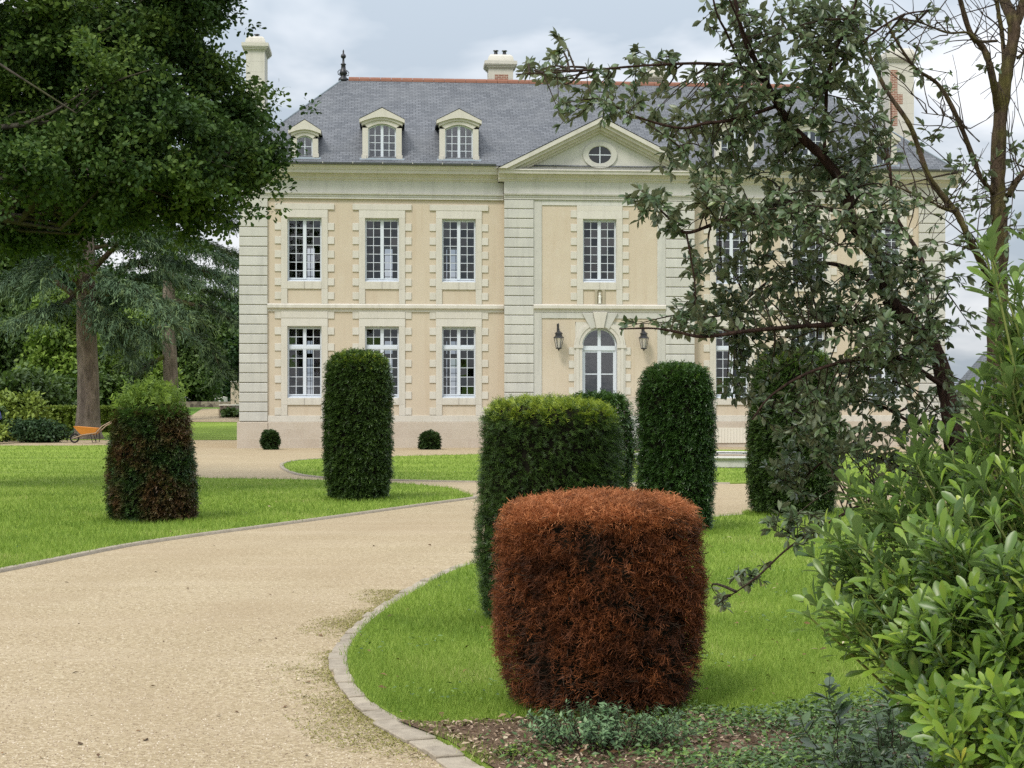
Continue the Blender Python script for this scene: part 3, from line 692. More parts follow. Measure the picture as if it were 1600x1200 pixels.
for u in UW + [0.0]:
    for z, f, g in ((UZ[0], fm_up, gm_up), (LZ[0], fm_lo, gm_lo)):
        w = link('window', f, house, (u, DEPTH, z), math.pi); link('pane', g, w)
# curtains behind a few ground floor windows
cm = plain('grey_curtain', (0.30, 0.27, 0.30), 0.9, 0.1, 0.15)
for u0, u1 in ((-11.6, -11.25), (-10.75, -10.42), (-8.72, -8.45)):
    mb = MB(); P = [(u0 + (u1 - u0) * i / 24, 0.62 + 0.03 * math.sin(i * 1.6)) for i in range(25)]
    mb.prism(P + [(p[0], p[1] + 0.012) for p in P[::-1]], 'z', 1.25, 4.5); hw(mb, 'curtain', cm)

# niche and its centre stone under the middle window
mb = MB()
arc = [(0.10 * math.cos(t), 5.83 + 0.10 * math.sin(t)) for t in np.linspace(0, math.pi, 13)]
inner = [(0.10, 5.40)] + arc + [(-0.10, 5.40)]
outer = [(0.19, 5.385)] + [(0.19, 5.925)] * 7 + [(-0.19, 5.925)] * 6 + [(-0.19, 5.385)]
outer[1:14] = [(0.19 - 0.38 * i / 12, 5.925) for i in range(13)]
mb.ring(inner, outer, PY - 0.05, PY + 0.0, closed=False); mb.box(-0.19, 0.19, PY - 0.051, PY + 0.0, 5.382, 5.40)
nd = [(0.10, 5.40)] + arc + [(-0.10, 5.40)]
mb.prism([(x, z) for x, z in nd], 'y', PY - 0.004, PY + 0.0)
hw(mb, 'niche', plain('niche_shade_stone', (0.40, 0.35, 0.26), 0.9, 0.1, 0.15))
# little robed statue standing in the niche
v_statue = MB().lathe([(0.055, 0.0), (0.06, 0.02), (0.05, 0.05), (0.045, 0.16), (0.05, 0.22), (0.055, 0.27), (0.04, 0.31), (0.018, 0.335), (0.03, 0.36), (0.033, 0.385), (0.022, 0.41), (0.004, 0.42)], n=14)
so = v_statue.mesh('statuette', M['statue'], True)
st = bpy.data.objects.new('statuette', so); COL.objects.link(st); st.scale = (1, 0.6, 1)
st.location = (HX + math.sin(TH) * -(PY - 0.055) * 1 - 0, HYY + math.cos(TH) * (PY - 0.055), 5.402)
setp(st, 'tiny white robed statuette standing in the wall niche above the door', 'statue')

# front door with arched fanlight
door = None
def arch_pts(r, zc, n=21, t0=0.0, t1=math.pi): return [(r * math.cos(t), zc + r * math.sin(t)) for t in np.linspace(t0, t1, n)]
ZS = 3.83
mb = MB(); y0, y1 = PY + 0.14, PY + 0.21; a = 0.66
inn = [(a - 0.06, 1.22)] + arch_pts(a - 0.06, ZS) + [(-a + 0.06, 1.22)]; out = [(a, 1.22)] + arch_pts(a, ZS) + [(-a, 1.22)]
mb.ring(inn, out, y0, y1, closed=False)
mb.box(-a + 0.06, a - 0.06, y0 - 0.03, y1, ZS - 0.17, ZS + 0.0); mb.box(-0.07, 0.07, y0 - 0.012, y1, 1.25, ZS - 0.17); mb.box(-0.06, 0.06, y0 - 0.01, y1, ZS, ZS + a - 0.05)
for s in (-1, 1):
    l0, l1 = sorted((s * 0.07, s * (a - 0.06)))
    e0, e1 = sorted((s * (a - 0.06), s * (a - 0.13)))
    mb.box(e0, e1, y0 + 0.008, y1 - 0.01, 1.25, ZS - 0.17)
    l0, l1 = sorted((s * 0.07, s * (a - 0.13)))
    mb.box(l0, l1, y0 + 0.01, y1 - 0.012, ZS - 0.25, ZS - 0.17); mb.box(l0, l1, y0 + 0.01, y1 - 0.012, 2.75, 2.79)
    mb.box(l0, l1, y0 + 0.01, y1 - 0.012, 1.25, 1.95)
door = hw(mb, 'front_door', M['white_paint'])
mb = MB(); mb.prism([(a - 0.05, 1.9)] + arch_pts(a - 0.05, ZS) + [(-a + 0.05, 1.9)], 'y', PY + 0.17, PY + 0.176); hw(mb, 'pane', M['glass'], door)
mb = MB(); mb.tube([(0.045, y0 - 0.02, 2.25), (0.045, y0 - 0.05, 2.25), (0.13, y0 - 0.055, 2.25)], 0.012, 8); hw(mb, 'handle', M['iron'], door)
# spandrel of stucco between the square hole and the arch, then the stone arch
mb = MB()
arcA = arch_pts(0.67, ZS, 21); outA = []
for x, z in arcA:
    t = math.atan2(z - ZS, x); c, s_ = math.cos(t), math.sin(t)
    k = min(0.925 / max(abs(c), 1e-6), (4.725 - ZS) / max(abs(s_), 1e-6)); outA.append((k * c, ZS + k * s_))
mb.ring(arcA, outA, PY + 0.003, PY + 0.3, closed=False)
for s in (-1, 1):
    e0, e1 = sorted((s * 0.67, s * 0.925)); mb.box(e0, e1, PY + 0.003, PY + 0.3, 1.2, ZS)
hw(mb, 'door_reveal', M['stone_cream'])
mb = MB()
for r0, r1, p in ((0.665, 0.79, 0.06), (0.79, 0.90, 0.085), (0.90, 0.97, 0.05)):
    mb.ring([(r0, 1.94)] + arch_pts(r0, ZS, 33) + [(-r0, 1.94)], [(r1 - 0.001, 1.94)] + arch_pts(r1 - 0.001, ZS, 33) + [(-r1 + 0.001, 1.94)], PY - p, PY + 0.004, closed=False)
for s in (-1, 1):
    for i in range(4):
        e0, e1 = sorted((s * 0.972, s * 1.17)); mb.box(e0, e1, PY - 0.03, PY + 0.01, 2.0 + i * 0.5, 2.27 + i * 0.5)
    e0, e1 = sorted((s * 0.64, s * 0.99)); mb.box(e0, e1, PY - 0.105, PY - 0.0861, ZS - 0.09, ZS + 0.03)
hw(mb, 'arch_surround', M['stone_cream'])
def voussoir(t0, t1, r0, ztop, p):
    A = [(r0 * math.cos(t), ZS + r0 * math.sin(t)) for t in np.linspace(t0, t1, 5)]
    B = [((ztop - ZS) / math.tan(t) if abs(math.cos(t)) > 1e-6 else 0, ztop) for t in (t1, t0)]
    mb = MB(); mb.prism(A + B, 'y', PY - p, PY + 0.005); return mb
mb = voussoir(R(78), R(102), 0.66, 5.085, 0.16); k = hw(mb, 'keystone', M['stone_cream'], bevel=0.008)
for t0, t1 in ((61, 77.4), (102.6, 119)): hw(voussoir(R(t0), R(t1), 0.70, 5.05, 0.10), 'voussoir', M['stone_white'], bevel=0.008)
mb = MB()
for i in range(7): mb.box(-1.5 - 0.0 * i, 1.5, PY - 0.11 - 1.0 - 0.32 * (6 - i), PY - 0.105, i * 0.171 - 0.02, (i + 1) * 0.171)
for i in range(7): pass
mbs = MB()
for i in range(7): mbs.box(-1.75 - 0.22 * (6 - i), 1.75 + 0.22 * (6 - i), PY - 1.2 - 0.32 * (6 - i), PY - 0.105 - 0.0005 * i, (i * 0.171) if i else -0.02, (i + 1) * 0.171 - 0.0005)
hw(mbs, 'steps', M['stone_white'], bevel=0.012)
mb = MB(); mb.box(4.45, 5.75, -0.125, -0.1005, 0.16, 0.74)
for i in range(11): mb.box(4.46 + i * 0.117, 4.46 + i * 0.117 + 0.108, -0.14, -0.1255, 0.17, 0.73)
hw(mb, 'basement_shutter', M['board'])

# pediment
AP, PB = 12.30, 3.86
mb = MB(); Z0 = 10.37
mb.prism([(-3.4, Z0), (3.4, Z0), (0, AP - 0.35)], 'y', PY - 0.05, PY + 0.4)
ped = hw(mb, 'pediment', M['stone_white'])
mb = MB(); dx, dz = PB, AP - Z0; L = math.hypot(dx, dz); nx, nz = -dz / L, dx / L   # layers along each slope
for off0, off1, p in ((-0.15, -0.001, 0.58), (-0.26, -0.151, 0.47), (-0.36, -0.261, 0.30), (-0.44, -0.361, 0.16)):
    for s in (-1, 1):
        def q(t, off):   # t 0..1 along the slope from the foot to the ridge line x=0
            x, z = -PB + dx * t, Z0 + dz * t; return (s * -(x + nx * off) * -1 if False else s * (x + nx * off), z + nz * off)
        pts = []
        for off in (off0, off1):
            foot = q(0, off); tx = -(-PB + nx * off) / dx; apex = (0.0, Z0 + dz * tx + nz * off)
            z_cut = Z0 + 0.001
            if foot[1] < z_cut:
                tt = (z_cut - Z0 - nz * off) / dz; foot = q(tt, off)
            pts.append((foot, apex))
        poly = [pts[0][0], pts[0][1], pts[1][1], pts[1][0]]
        mb.prism(poly, 'y', PY - p, PY + 0.3)
hw(mb, 'raking_cornice', M['stone_cornice'], ped)
def ell(rx, rz, zc, n=36): return [(rx * math.cos(t), zc + rz * math.sin(t)) for t in np.linspace(0, 2 * math.pi, n, endpoint=False)]
ZO = 10.98
mb = MB(); mb.ring(ell(0.44, 0.34, ZO), ell(0.64, 0.50, ZO), PY - 0.11, PY - 0.045); mb.ring(ell(0.42, 0.32, ZO), ell(0.445, 0.345, ZO), PY - 0.085, PY - 0.044)
ocs = hw(mb, 'oculus', M['stone_white'], ped)
mb = MB(); mb.prism(ell(0.43, 0.33, ZO), 'y', PY - 0.058, PY - 0.052)
dg = MT('dark_oculus_glass', 0.05, 0.5).col((0.02, 0.022, 0.026)).m
hw(mb, 'oculus_pane', dg, ped)
mb = MB(); mb.box(-0.018, 0.018, PY - 0.075, PY - 0.059, ZO - 0.33, ZO + 0.33); mb.box(-0.43, -0.019, PY - 0.074, PY - 0.059, ZO - 0.017, ZO + 0.017); mb.box(0.019, 0.43, PY - 0.074, PY - 0.059, ZO - 0.017, ZO + 0.017)
hw(mb, 'oculus_glazing_bar', M['white_paint'], ped)

# roof
EU, EY0, EY1, EZ, RU, RV, RZ = HW + 0.46, -0.47, DEPTH + 0.47, 10.53, 9.74, 5.3, 14.88
def uvmesh(name, polys, mat):
    me = bpy.data.meshes.new(name); V = []; F = []
    for p in polys: F.append(tuple(range(len(V), len(V) + len(p)))); V += p
    me.from_pydata([tuple(v) for v in V], [], F); uv = me.uv_layers.new(name='UVMap')
    for poly in me.polygons:
        n = poly.normal.copy()
        h = Vector((-n.y, n.x, 0)) if abs(n.z) < 0.999 else Vector((1, 0, 0)); h.normalize(); s_ = n.cross(h)
        for li in poly.loop_indices:
            c = me.vertices[me.loops[li].vertex_index].co; uv.data[li].uv = (c.dot(h), c.dot(s_))
    me.materials.append(mat); return me
A_, B_, C_, D_ = (-EU, EY0, EZ), (EU, EY0, EZ), (EU, EY1, EZ), (-EU, EY1, EZ)
E_, F_ = (-RU, RV, RZ), (RU, RV, RZ)
roof = link('roof', uvmesh('roof', [[A_, B_, F_, E_], [B_, C_, F_], [C_, D_, E_, F_], [D_, A_, E_], [A_, D_, C_, B_]], M['slate']), house)
mb = MB()
n = 44
for i in range(n):
    a = -RU + 0.22 + (2 * RU - 0.44) * i / n; b = a + (2 * RU - 0.44) / n - 0.012
    mb.prism([(RV - 0.15, RZ - 0.105), (RV - 0.13, RZ - 0.01), (RV - 0.06, RZ + 0.06), (RV, RZ + 0.08), (RV + 0.06, RZ + 0.06), (RV + 0.13, RZ - 0.01), (RV + 0.15, RZ - 0.105)], 'x', a, b)
hw(mb, 'ridge_tiles', M['terracotta'], roof)
mb = MB()
for s in (-1, 1):
    for y in (EY0, EY1):
        mb = MB(); mb.tube([(s * RU, RV, RZ + 0.0), (s * EU, y, EZ + 0.01)], 0.035, 6); hw(mb, 'hip_capping', M['lead'], roof)
for s in (-1, 1):
    mb = MB().lathe([(0.20, -0.12), (0.20, 0.0), (0.15, 0.04), (0.10, 0.10), (0.12, 0.16), (0.17, 0.20), (0.14, 0.30), (0.10, 0.40), (0.085, 0.55), (0.11, 0.57), (0.11, 0.60), (0.05, 0.64), (0.04, 0.82), (0.09, 0.85), (0.11, 0.91), (0.09, 0.98), (0.04, 1.01), (0.03, 1.08), (0.035, 1.13), (0.004, 1.20)], (s * RU, RV, RZ), 14)
    for k in range(4):
        t = k * math.pi / 2 + 0.4
        mb.tube([(s * RU + r * math.cos(t), RV + r * math.sin(t), RZ + z) for r, z in ((0.10, 0.12), (0.22, 0.16), (0.24, 0.27), (0.17, 0.34), (0.10, 0.36))], 0.018, 5)
    hw(mb, 'finial', M['iron'], roof, smooth=True)
# pediment's own little slate roof, behind the raking cornice
ge, gv = 3.95, 2.6
roof2 = link('pediment_roof', uvmesh('pediment_roof', [[(-PB - 0.02, PY - 0.60, Z0 + 0.012), (0, PY - 0.60, AP + 0.03), (0, gv, AP + 0.03), (-PB - 0.02, gv, Z0 + 0.012)][::-1],
                                       [(0, PY - 0.60, AP + 0.03), (PB + 0.02, PY - 0.60, Z0 + 0.012), (PB + 0.02, gv, Z0 + 0.012), (0, gv, AP + 0.03)][::-1]], M['slate']), house)
# gutters
for a, b in ((-HW - 0.52, -PB - 0.05), (PB + 0.05, HW + 0.52)):
    mb = MB(); prof = [(-0.47 - 0.12 + 0.10 * math.cos(t) - 0.0, 10.56 + 0.085 * math.sin(t)) for t in np.linspace(math.pi, 2 * math.pi, 9)]
    prof = prof + [(p[0] * 1.0 + (0.012 if p[0] < -0.59 else -0.012), p[1] + 0.012) for p in prof[::-1]]
    mb.prism(prof, 'x', a, b); mb.box(a, b, -0.585, -0.475, 10.482, 10.53)
    g = hw(mb, 'gutter', M['zinc'])
    nn = int((b - a) / 1.1); bk = MB(); bk.box(-0.0125, 0.0125, -0.70, -0.48, 10.515, 10.575); bm_ = bk.mesh('gutter_bracket', M['stone_white'])
    for i in range(nn): link('gutter_bracket', bm_, g, (a + 0.3 + i * 1.1, 0, 0))

# dormers
def roof_y(z): return EY0 + (z - EZ) / (RZ - EZ) * (RV - EY0)
def dormer(u, big):
    if big: bw, ow, zb, zt, zo, ze, zp, hc = 1.46, 1.04, 10.78, 12.10, 11.93, 12.24, 12.66, 0.86
    else:   bw, ow, zb, zt, zo, ze, zp, hc = 0.98, 0.58, 10.80, 11.62, 11.50, 11.80, 12.18, 0.56
    yf = -0.12; b, o = bw / 2, ow / 2
    mb = MB()
    for s in (-1, 1):
        e0, e1 = sorted((s * o, s * b)); mb.box(e0, e1, yf, yf + 0.3, zb, zo)
        e0, e1 = sorted((s * (o + 0.06), s * (b + 0.03))); mb.box(e0, e1, yf - 0.03, yf, zb, zb + 0.14)
    arc = [(x, zo + (zt - zo) * math.cos(x / o * math.pi / 2 * 0.98)) for x in np.linspace(o, -o, 13)]
    top = [(x, zo + 0.16 + (zt - zo) * (0.15 + math.cos(min(1, abs(x) / b) * math.pi / 2))) for x in np.linspace(b, -b, 13)]
    mb.ring([(p[0], p[1]) for p in arc], top, yf, yf + 0.3, closed=False)
    e = b + 0.11                               # gable: arched soffit below, triangular top
    sof = [(x, ze - 0.13 + (zt - zo) * 1.25 * math.cos(min(1, abs(x) / e) * math.pi / 2)) for x in np.linspace(e, -e, 17)]
    gab = [(x, zp - (zp - ze) * abs(x) / e) for x in np.linspace(e, -e, 17)]
    mb.ring(sof, gab, yf - 0.12, yf + 0.3, closed=False)
    sof2 = [(x, z - 0.09) for x, z in sof]; sof2 = [(x * b / e * 1.04, z) for x, z in sof2]
    mb.ring(sof2, [(x * 1.001, z + 0.12) for x, z in sof2], yf - 0.05, yf + 0.3, closed=False)
    d = link('dormer', mb.mesh('dormer', M['stone_cream']), house, (u, 0, 0))
    mb = MB(); y0 = yf + 0.12; y1 = y0 + 0.05
    mb.box(-o, -o + 0.045, y0, y1, zb, zo); mb.box(o - 0.045, o, y0, y1, zb, zo); mb.box(-o + 0.045, o - 0.045, y0 - 0.01, y1, zb, zb + 0.07)
    mb.ring([(x * 0.93, z - 0.05) for x, z in arc], [(x, z + 0.003) for x, z in arc], y0, y1, closed=False)
    hgt = zt - 0.05 - zb
    if big:
        mb.box(-0.05, 0.05, y0 - 0.01, y1, zb + 0.07, zt - 0.04)
        for s in (-1, 1):
            c = s * (o + 0.0) / 2; mb.box(c - 0.012, c + 0.012, y0 + 0.006, y1 - 0.006, zb + 0.07, zt - 0.09)
            l0, l1 = sorted((s * 0.05, s * (o - 0.045)))
            for r in range(1, 4): mb.box(l0, l1, y0 + 0.008, y1 - 0.008, zb + 0.07 + (zo - zb - 0.05) * r / 4 - 0.011, zb + 0.07 + (zo - zb - 0.05) * r / 4 + 0.011)
    else:
        mb.box(-0.015, 0.015, y0, y1, zb + 0.07, zt - 0.04)
        for r in (1,): mb.box(-o + 0.045, o - 0.045, y0 + 0.005, y1 - 0.006, zb + 0.42 - 0.011, zb + 0.42 + 0.011)
    f = mb.build('window_frame', M['white_paint'], d)
    mb = MB(); mb.prism([(o - 0.02, zb + 0.03)] + [(x * 0.96, z - 0.02) for x, z in arc] + [(-o + 0.02, zb + 0.03)], 'y', y0 + 0.02, y0 + 0.026); mb.build('pane', M['glass'], d)
    yt = roof_y(zp) + 0.1; ys = roof_y(ze) + 0.1
    pol = []
    for s in (-1, 1):
        x = s * (b - 0.03); q = [(x, yf + 0.25, roof_z(yf + 0.25) - 0.1), (x, yf + 0.25, ze), (x, ys, ze)]
        pol.append(q if s > 0 else q[::-1])
        x = s * (e + 0.01); q = [(x, yf - 0.135, ze + 0.01), (0, yf - 0.135, zp + 0.025), (0, yt, zp + 0.025), (x, ys, ze + 0.01)]
        pol.append(q if s < 0 else q[::-1])
    link('dormer_roof', uvmesh('dormer_roof', pol, M['slate']), d)
    mb = MB(); mb.prism([(yf - 0.20, 10.60), (yf - 0.20, 10.63), (yf + 0.02, 10.82), (yf + 0.02, 10.70)], 'x', -b - 0.1, b + 0.1); mb.build('lead_apron', M['lead'], d)
def roof_z(y): return EZ + (y - EY0) / (RV - EY0) * (RZ - EZ)
for u, big in ((-11.0, 0), (-8.14, 1), (-5.27, 1), (5.2, 1), (8.1, 1), (11.0, 0)): dormer(u, big)

# chimneys
def chimney(u, v, wu, wv, zb, zt, pots, brick=None):
    mb = MB(); a, b = wu / 2, wv / 2
    nb = int((zt - 0.55 - zb) / 0.42)
    for i in range(nb): mb.box(u - a, u + a, v - b, v + b, zb + i * 0.42, zb + (i + 1) * 0.42 - 0.004)
    z = zb + nb * 0.42
    for k, (e, h) in enumerate(((0.03, 0.05), (0.08, 0.06), (0.13, 0.05), (0.16, 0.14))): mb.box(u - a - e, u + a + e, v - b - e, v + b + e, z, z + h - 0.001); z += h
    r = 0.10
    prof = [(0.03, 0.0), (0.02, 0.10), (-0.02, 0.22), (-0.10, 0.30), (-0.22, 0.33)]
    vs, fs = [], []
    for e, h in prof: vs += [(u - a - e, v - b - e, z + h), (u + a + e, v - b - e, z + h), (u + a + e, v + b + e, z + h), (u - a - e, v + b + e, z + h)]
    for i in range(len(prof) - 1): fs += [(i*4 + k, i*4 + (k+1) % 4, (i+1)*4 + (k+1) % 4, (i+1)*4 + k) for k in range(4)]
    fs.append((16, 17, 18, 19)); mb.add(vs, fs)
    c = hw(mb, 'chimney', M['stone_cream'], roof)
    for i in range(pots):
        x = u + (i - (pots - 1) / 2) * 0.36
        mp = MB().lathe([(0.09, 0.30), (0.085, 0.36), (0.075, 0.42), (0.075, 0.47), (0.03, 0.475), (0.03, 0.50), (0.12, 0.505), (0.11, 0.53), (0.02, 0.545)], (x, v, z), 12); hw(mp, 'chimney_pot', M['iron'], roof)
    if brick:
        mp = MB()
        for (x0, x1, z0, z1) in brick: mp.box(x0, x1, v - b - 0.012, v - b + 0.01, z0, z1)
        hw(mp, 'brick_panel', M['brick'], roof)
chimney(-13.2, 5.0, 0.74, 1.5, 9.0, 16.35, 1)
chimney(-3.28, 6.2, 1.02, 0.8, 13.0, 16.22, 2, [(-3.53, -2.98, 15.02, 15.28)])
chimney(3.22, 6.2, 0.66, 0.8, 13.0, 15.95, 1)
chimney(7.35, 6.2, 0.8, 0.8, 13.0, 15.9, 1)
chimney(13.15, 5.0, 1.06, 1.5, 9.0, 16.35, 1, [(12.68, 12.98, 13.1, 15.4), (12.985, 13.2, 14.0, 14.4), (12.68, 13.1, 12.2, 12.7), (13.2, 13.62, 12.2, 12.5)])

# wall lanterns beside the door
def lantern():
    t = empty('wall_lantern')
    mb = MB(); mb.box(-0.035, 0.035, -0.015, 0, 0.62, 1.02)
    mb.tube([(0, -0.01, 0.70), (0, -0.10, 0.76), (0, -0.20, 0.90), (0, -0.26, 1.00), (0, -0.30, 1.02), (0, -0.335, 0.97), (0, -0.325, 0.86)], 0.014, 7)
    mb.tube([(0, -0.01, 0.95), (0, -0.10, 0.96), (0, -0.20, 0.90)], 0.010, 6); mb.build('bracket', M['iron'], t)
    c = (0, -0.325, 0)
    mb = MB().lathe([(0.20, 0.47), (0.19, 0.50), (0.13, 0.55), (0.125, 0.62), (0.15, 0.635), (0.14, 0.66), (0.06, 0.72), (0.025, 0.76), (0.03, 0.80), (0.005, 0.86)], c, 6); mb.build('lantern_cap', M['iron'], t)
    mb = MB()
    for k in range(6):
        q = 2 * math.pi * k / 6; mb.tube([(0.175 * math.cos(q), -0.325 + 0.175 * math.sin(q), 0.47), (0.10 * math.cos(q), -0.325 + 0.10 * math.sin(q), 0.10)], 0.011, 5)
    mb.lathe([(0.11, 0.07), (0.115, 0.10), (0.10, 0.11)], c, 6); mb.lathe([(0.01, 0.0), (0.03, 0.02), (0.02, 0.045), (0.09, 0.07)], c, 8); mb.build('lantern_frame', M['iron'], t)
    mb = MB().lathe([(0.092, 0.11), (0.165, 0.468)], c, 6)
    mb.build('lantern_glass', M['lglass'], t)
    return t
lg = MT('clear_lantern_glass', 0.05, 0.5); _t = lg.n('ShaderNodeBsdfTransparent'); _m = lg.n('ShaderNodeMixShader'); _m.inputs[0].default_value = 0.75
lg.b.inputs['Base Color'].default_value = (0.6, 0.6, 0.58, 1)
lg.l(lg.b.outputs[0], _m.inputs[1]); lg.l(_t.outputs[0], _m.inputs[2]); lg.l(_m.outputs[0], lg.out.inputs[0]); M['lglass'] = lg.m
L0 = lantern()
def h2w(u, v, z): return (HX + u * math.cos(TH) - v * math.sin(TH), HYY + u * math.sin(TH) + v * math.cos(TH), z)
L0.location = h2w(-1.58, PY, 3.63); L0.rotation_euler = (0, 0, TH)
L1 = copy_tree(L0); L1.location = h2w(1.62, PY, 3.63)
setp(L0, 'black iron lantern in full view left of the arched door', 'lantern', 'lanterns beside the front door')
setp(L1, 'black iron lantern right of the arched door, beside a leafy twig tip', 'lantern', 'lanterns beside the front door')
st.location = h2w(0, PY - 0.05, 5.402); st.rotation_euler = (0, 0, TH)

# ------------------------------------------------------------------ clipped yews
NQ = lambda a, b, w: [(a[0]-w, a[1], a[2]), (a[0]+w, a[1], a[2]), (b[0]+w*.5, b[1], b[2]), (b[0]-w*.5, b[1], b[2])]
def feather(pairs, nl, nw, curl=0.1, jit=0.0, seed=0):
    rj = np.random.default_rng(seed); V = NQ((0, 0, 0), (0, 1, -curl), nw * 0.5)
    for i in range(pairs):
        for s in (-1, 1):
            t = 0.12 + 0.85 * (i + 0.3 * rj.random()) / max(1, pairs - 1); l = nl * (1 - 0.4 * jit * rj.random())
            a = np.array((0, t, -curl * t * t)); d = np.array((s * (0.75 + jit * 0.4 * rj.normal()), 0.62 + jit * 0.5 * rj.normal(), 0.12 * ((i % 3) - 0.6) + jit * 0.6 * rj.normal())); b = a + d * l
            d = np.array((-d[1], d[0], 0)); d = d / (np.linalg.norm(d) + 1e-6) * nw
            V += [tuple(a - d), tuple(a + d), tuple(b + d * .45), tuple(b - d * .45)]
    V = np.array(V, float); F = np.arange(len(V)).reshape(-1, 4); return V, F
FE_NEAR = [feather(5, 0.42, 0.040, 0.3, 0.5, k) for k in range(3)]; FE_DEAD = [feather(5, 0.55, 0.034, 0.5, 1.0, 10 + k) for k in range(4)]; FE_MID = [feather(4, 0.42, 0.070, 0.2, 0.4, 20 + k) for k in range(2)]; FE_FAR = [feather(3, 0.5, 0.14, 0.1, 0.3, 30)]
def topiary(label, cx, cy, prof, mat, n, size, fe, core=0.07, tops=0.3, lump=0.03, group='clipped yew topiaries on the lawns', fname='foliage', name='topiary', twigs=0, holes=0.0, seed=0, sag=0.15, clump=7):
    rg = np.random.default_rng(100 + seed)
    t = empty(name, (cx, cy, 0.0), 0, label, 'topiary', group); t.rotation_euler = (rg.normal() * 0.012, rg.normal() * 0.012, 0)
    P = np.array(prof, float); d = np.r_[0, np.cumsum(np.linalg.norm(np.diff(P, axis=0), axis=1))]
    ss = np.linspace(0, d[-1], 400); zz, rr = np.interp(ss, d, P[:, 0]), np.interp(ss, d, P[:, 1])
    cdf = np.cumsum(np.maximum(rr, 0.01)); cdf /= cdf[-1]
    nc = n // clump + 1; jit = rg.normal(size=(n, 2)); u = np.repeat(rg.random(nc), clump)[:n]; si = np.clip(np.interp(u, cdf, ss) + jit[:, 0] * size * 0.17, 0, d[-1]); z = np.interp(si, d, P[:, 0]); r = np.interp(si, d, P[:, 1])
    th = np.repeat(rg.random(nc), clump)[:n] * 2 * math.pi + jit[:, 1] * size * 0.36 / np.maximum(r, 0.1)
    dz = np.interp(si + 0.02, ss, zz) - np.interp(si - 0.02, ss, zz); dr = np.interp(si + 0.02, ss, rr) - np.interp(si - 0.02, ss, rr)
    L = np.hypot(dz, dr) + 1e-9; nr, nz = dz / L, -dr / L
    ph = rg.random((6,)) * 6.28; lm = 1 + lump * (np.sin(3*th + 4*z + ph[0]) + np.sin(5*th - 6*z + ph[1]) * 0.7 + np.sin(9*th + 11*z + ph[2]) * 0.45 + np.sin(14*th - 15*z + ph[3]) * 0.35)
    rad = r * lm
    ct, st_ = np.cos(th), np.sin(th)
    Nn = np.stack([nr * ct, nr * st_, nz], 1)
    pos = np.stack([rad * ct, rad * st_, z], 1) - Nn * (np.repeat(rg.random(nc) ** 2, clump)[:n, None] * 0.05 + rg.random((n, 1)) * 0.02 + 0.045)
    if holes:                                  # thin, see-through patches
        h = np.sin(4*th + 7*z + ph[4]) + np.sin(7*th - 9*z + ph[5]) * np.sin(13*th + 15*z) + 2.2 * np.clip(1 - 2 * z / P[:, 0].max(), 0, 1) - 1.5 * (nz > 0.5)
        k = rg.random(n) > holes * np.clip(h * 0.5 + 0.2, 0, 0.95); pos, Nn, z = pos[k], Nn[k], z[k]
    m = len(pos); up = np.clip(Nn[:, 2], 0, 1)
    A = unit(Nn * (0.75 - 0.2 * up[:, None]) + np.array([0, 0, -sag]) * (1 - up[:, None]) + np.array([0, 0, 0.25]) * up[:, None] + rg.normal(size=(m, 3)) * 0.42)
    hint = unit(np.array([0, 0, 1.0]) + rg.normal(size=(m, 3)) * 0.35 + Nn * 0.4 * up[:, None])
    ct_ = np.repeat(rg.random(nc), clump)[:n]; ct_ = ct_[k] if holes else ct_
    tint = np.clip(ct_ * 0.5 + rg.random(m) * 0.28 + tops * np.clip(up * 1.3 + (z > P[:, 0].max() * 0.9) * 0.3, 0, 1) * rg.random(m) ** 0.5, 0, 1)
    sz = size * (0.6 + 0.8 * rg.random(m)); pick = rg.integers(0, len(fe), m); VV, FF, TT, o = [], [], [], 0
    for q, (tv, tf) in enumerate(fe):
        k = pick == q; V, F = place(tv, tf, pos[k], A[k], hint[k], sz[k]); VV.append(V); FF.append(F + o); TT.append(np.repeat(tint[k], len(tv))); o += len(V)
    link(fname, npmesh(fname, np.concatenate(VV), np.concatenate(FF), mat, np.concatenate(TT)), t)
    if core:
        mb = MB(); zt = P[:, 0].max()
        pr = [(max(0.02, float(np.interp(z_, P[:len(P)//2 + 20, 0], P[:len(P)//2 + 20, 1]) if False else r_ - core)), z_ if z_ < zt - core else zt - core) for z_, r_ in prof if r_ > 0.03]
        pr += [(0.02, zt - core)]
        mb.lathe(pr, n=28); mb.build('shaded_core', M['core'], t, smooth=True)  # solid body, its colour carrying the shade inside the foliage
    if twigs:
        mb = MB(); zt = P[:, 0].max()
        for i in range(twigs):
            q = rg.random() * 6.28; z1 = rg.random() ** 1.8 * zt * 0.9; r1 = float(np.interp(z1, P[:np.argmax(P[:, 0]) + 1, 0], P[:np.argmax(P[:, 0]) + 1, 1])) * (0.9 + 0.12 * rg.random())
            q0 = q + rg.normal() * 0.5; z0 = max(0.02, z1 - 0.1 - 0.3 * rg.random()); r0 = 0.1 + 0.25 * rg.random()
            a = np.array((r0 * math.cos(q0), r0 * math.sin(q0), z0 + 0.1)); b = np.array((r1 * math.cos(q), r1 * math.sin(q), z1)); c = (a + b) / 2 + rg.normal(size=3) * 0.03 + (0, 0, 0.05)
            mb.tube([a, c, b], [0.0045, 0.003, 0.0018], 4, False)
        mb.build('twigs', M['dead_twig'], t)
        mb = MB(); mb.tube([(0, 0, -0.05), (0.02, 0, 0.3), (0, 0.02, zt * 0.8)], [0.07, 0.05, 0.02], 8); mb.build('stem', M['dead_twig'], t, smooth=True)
    return t
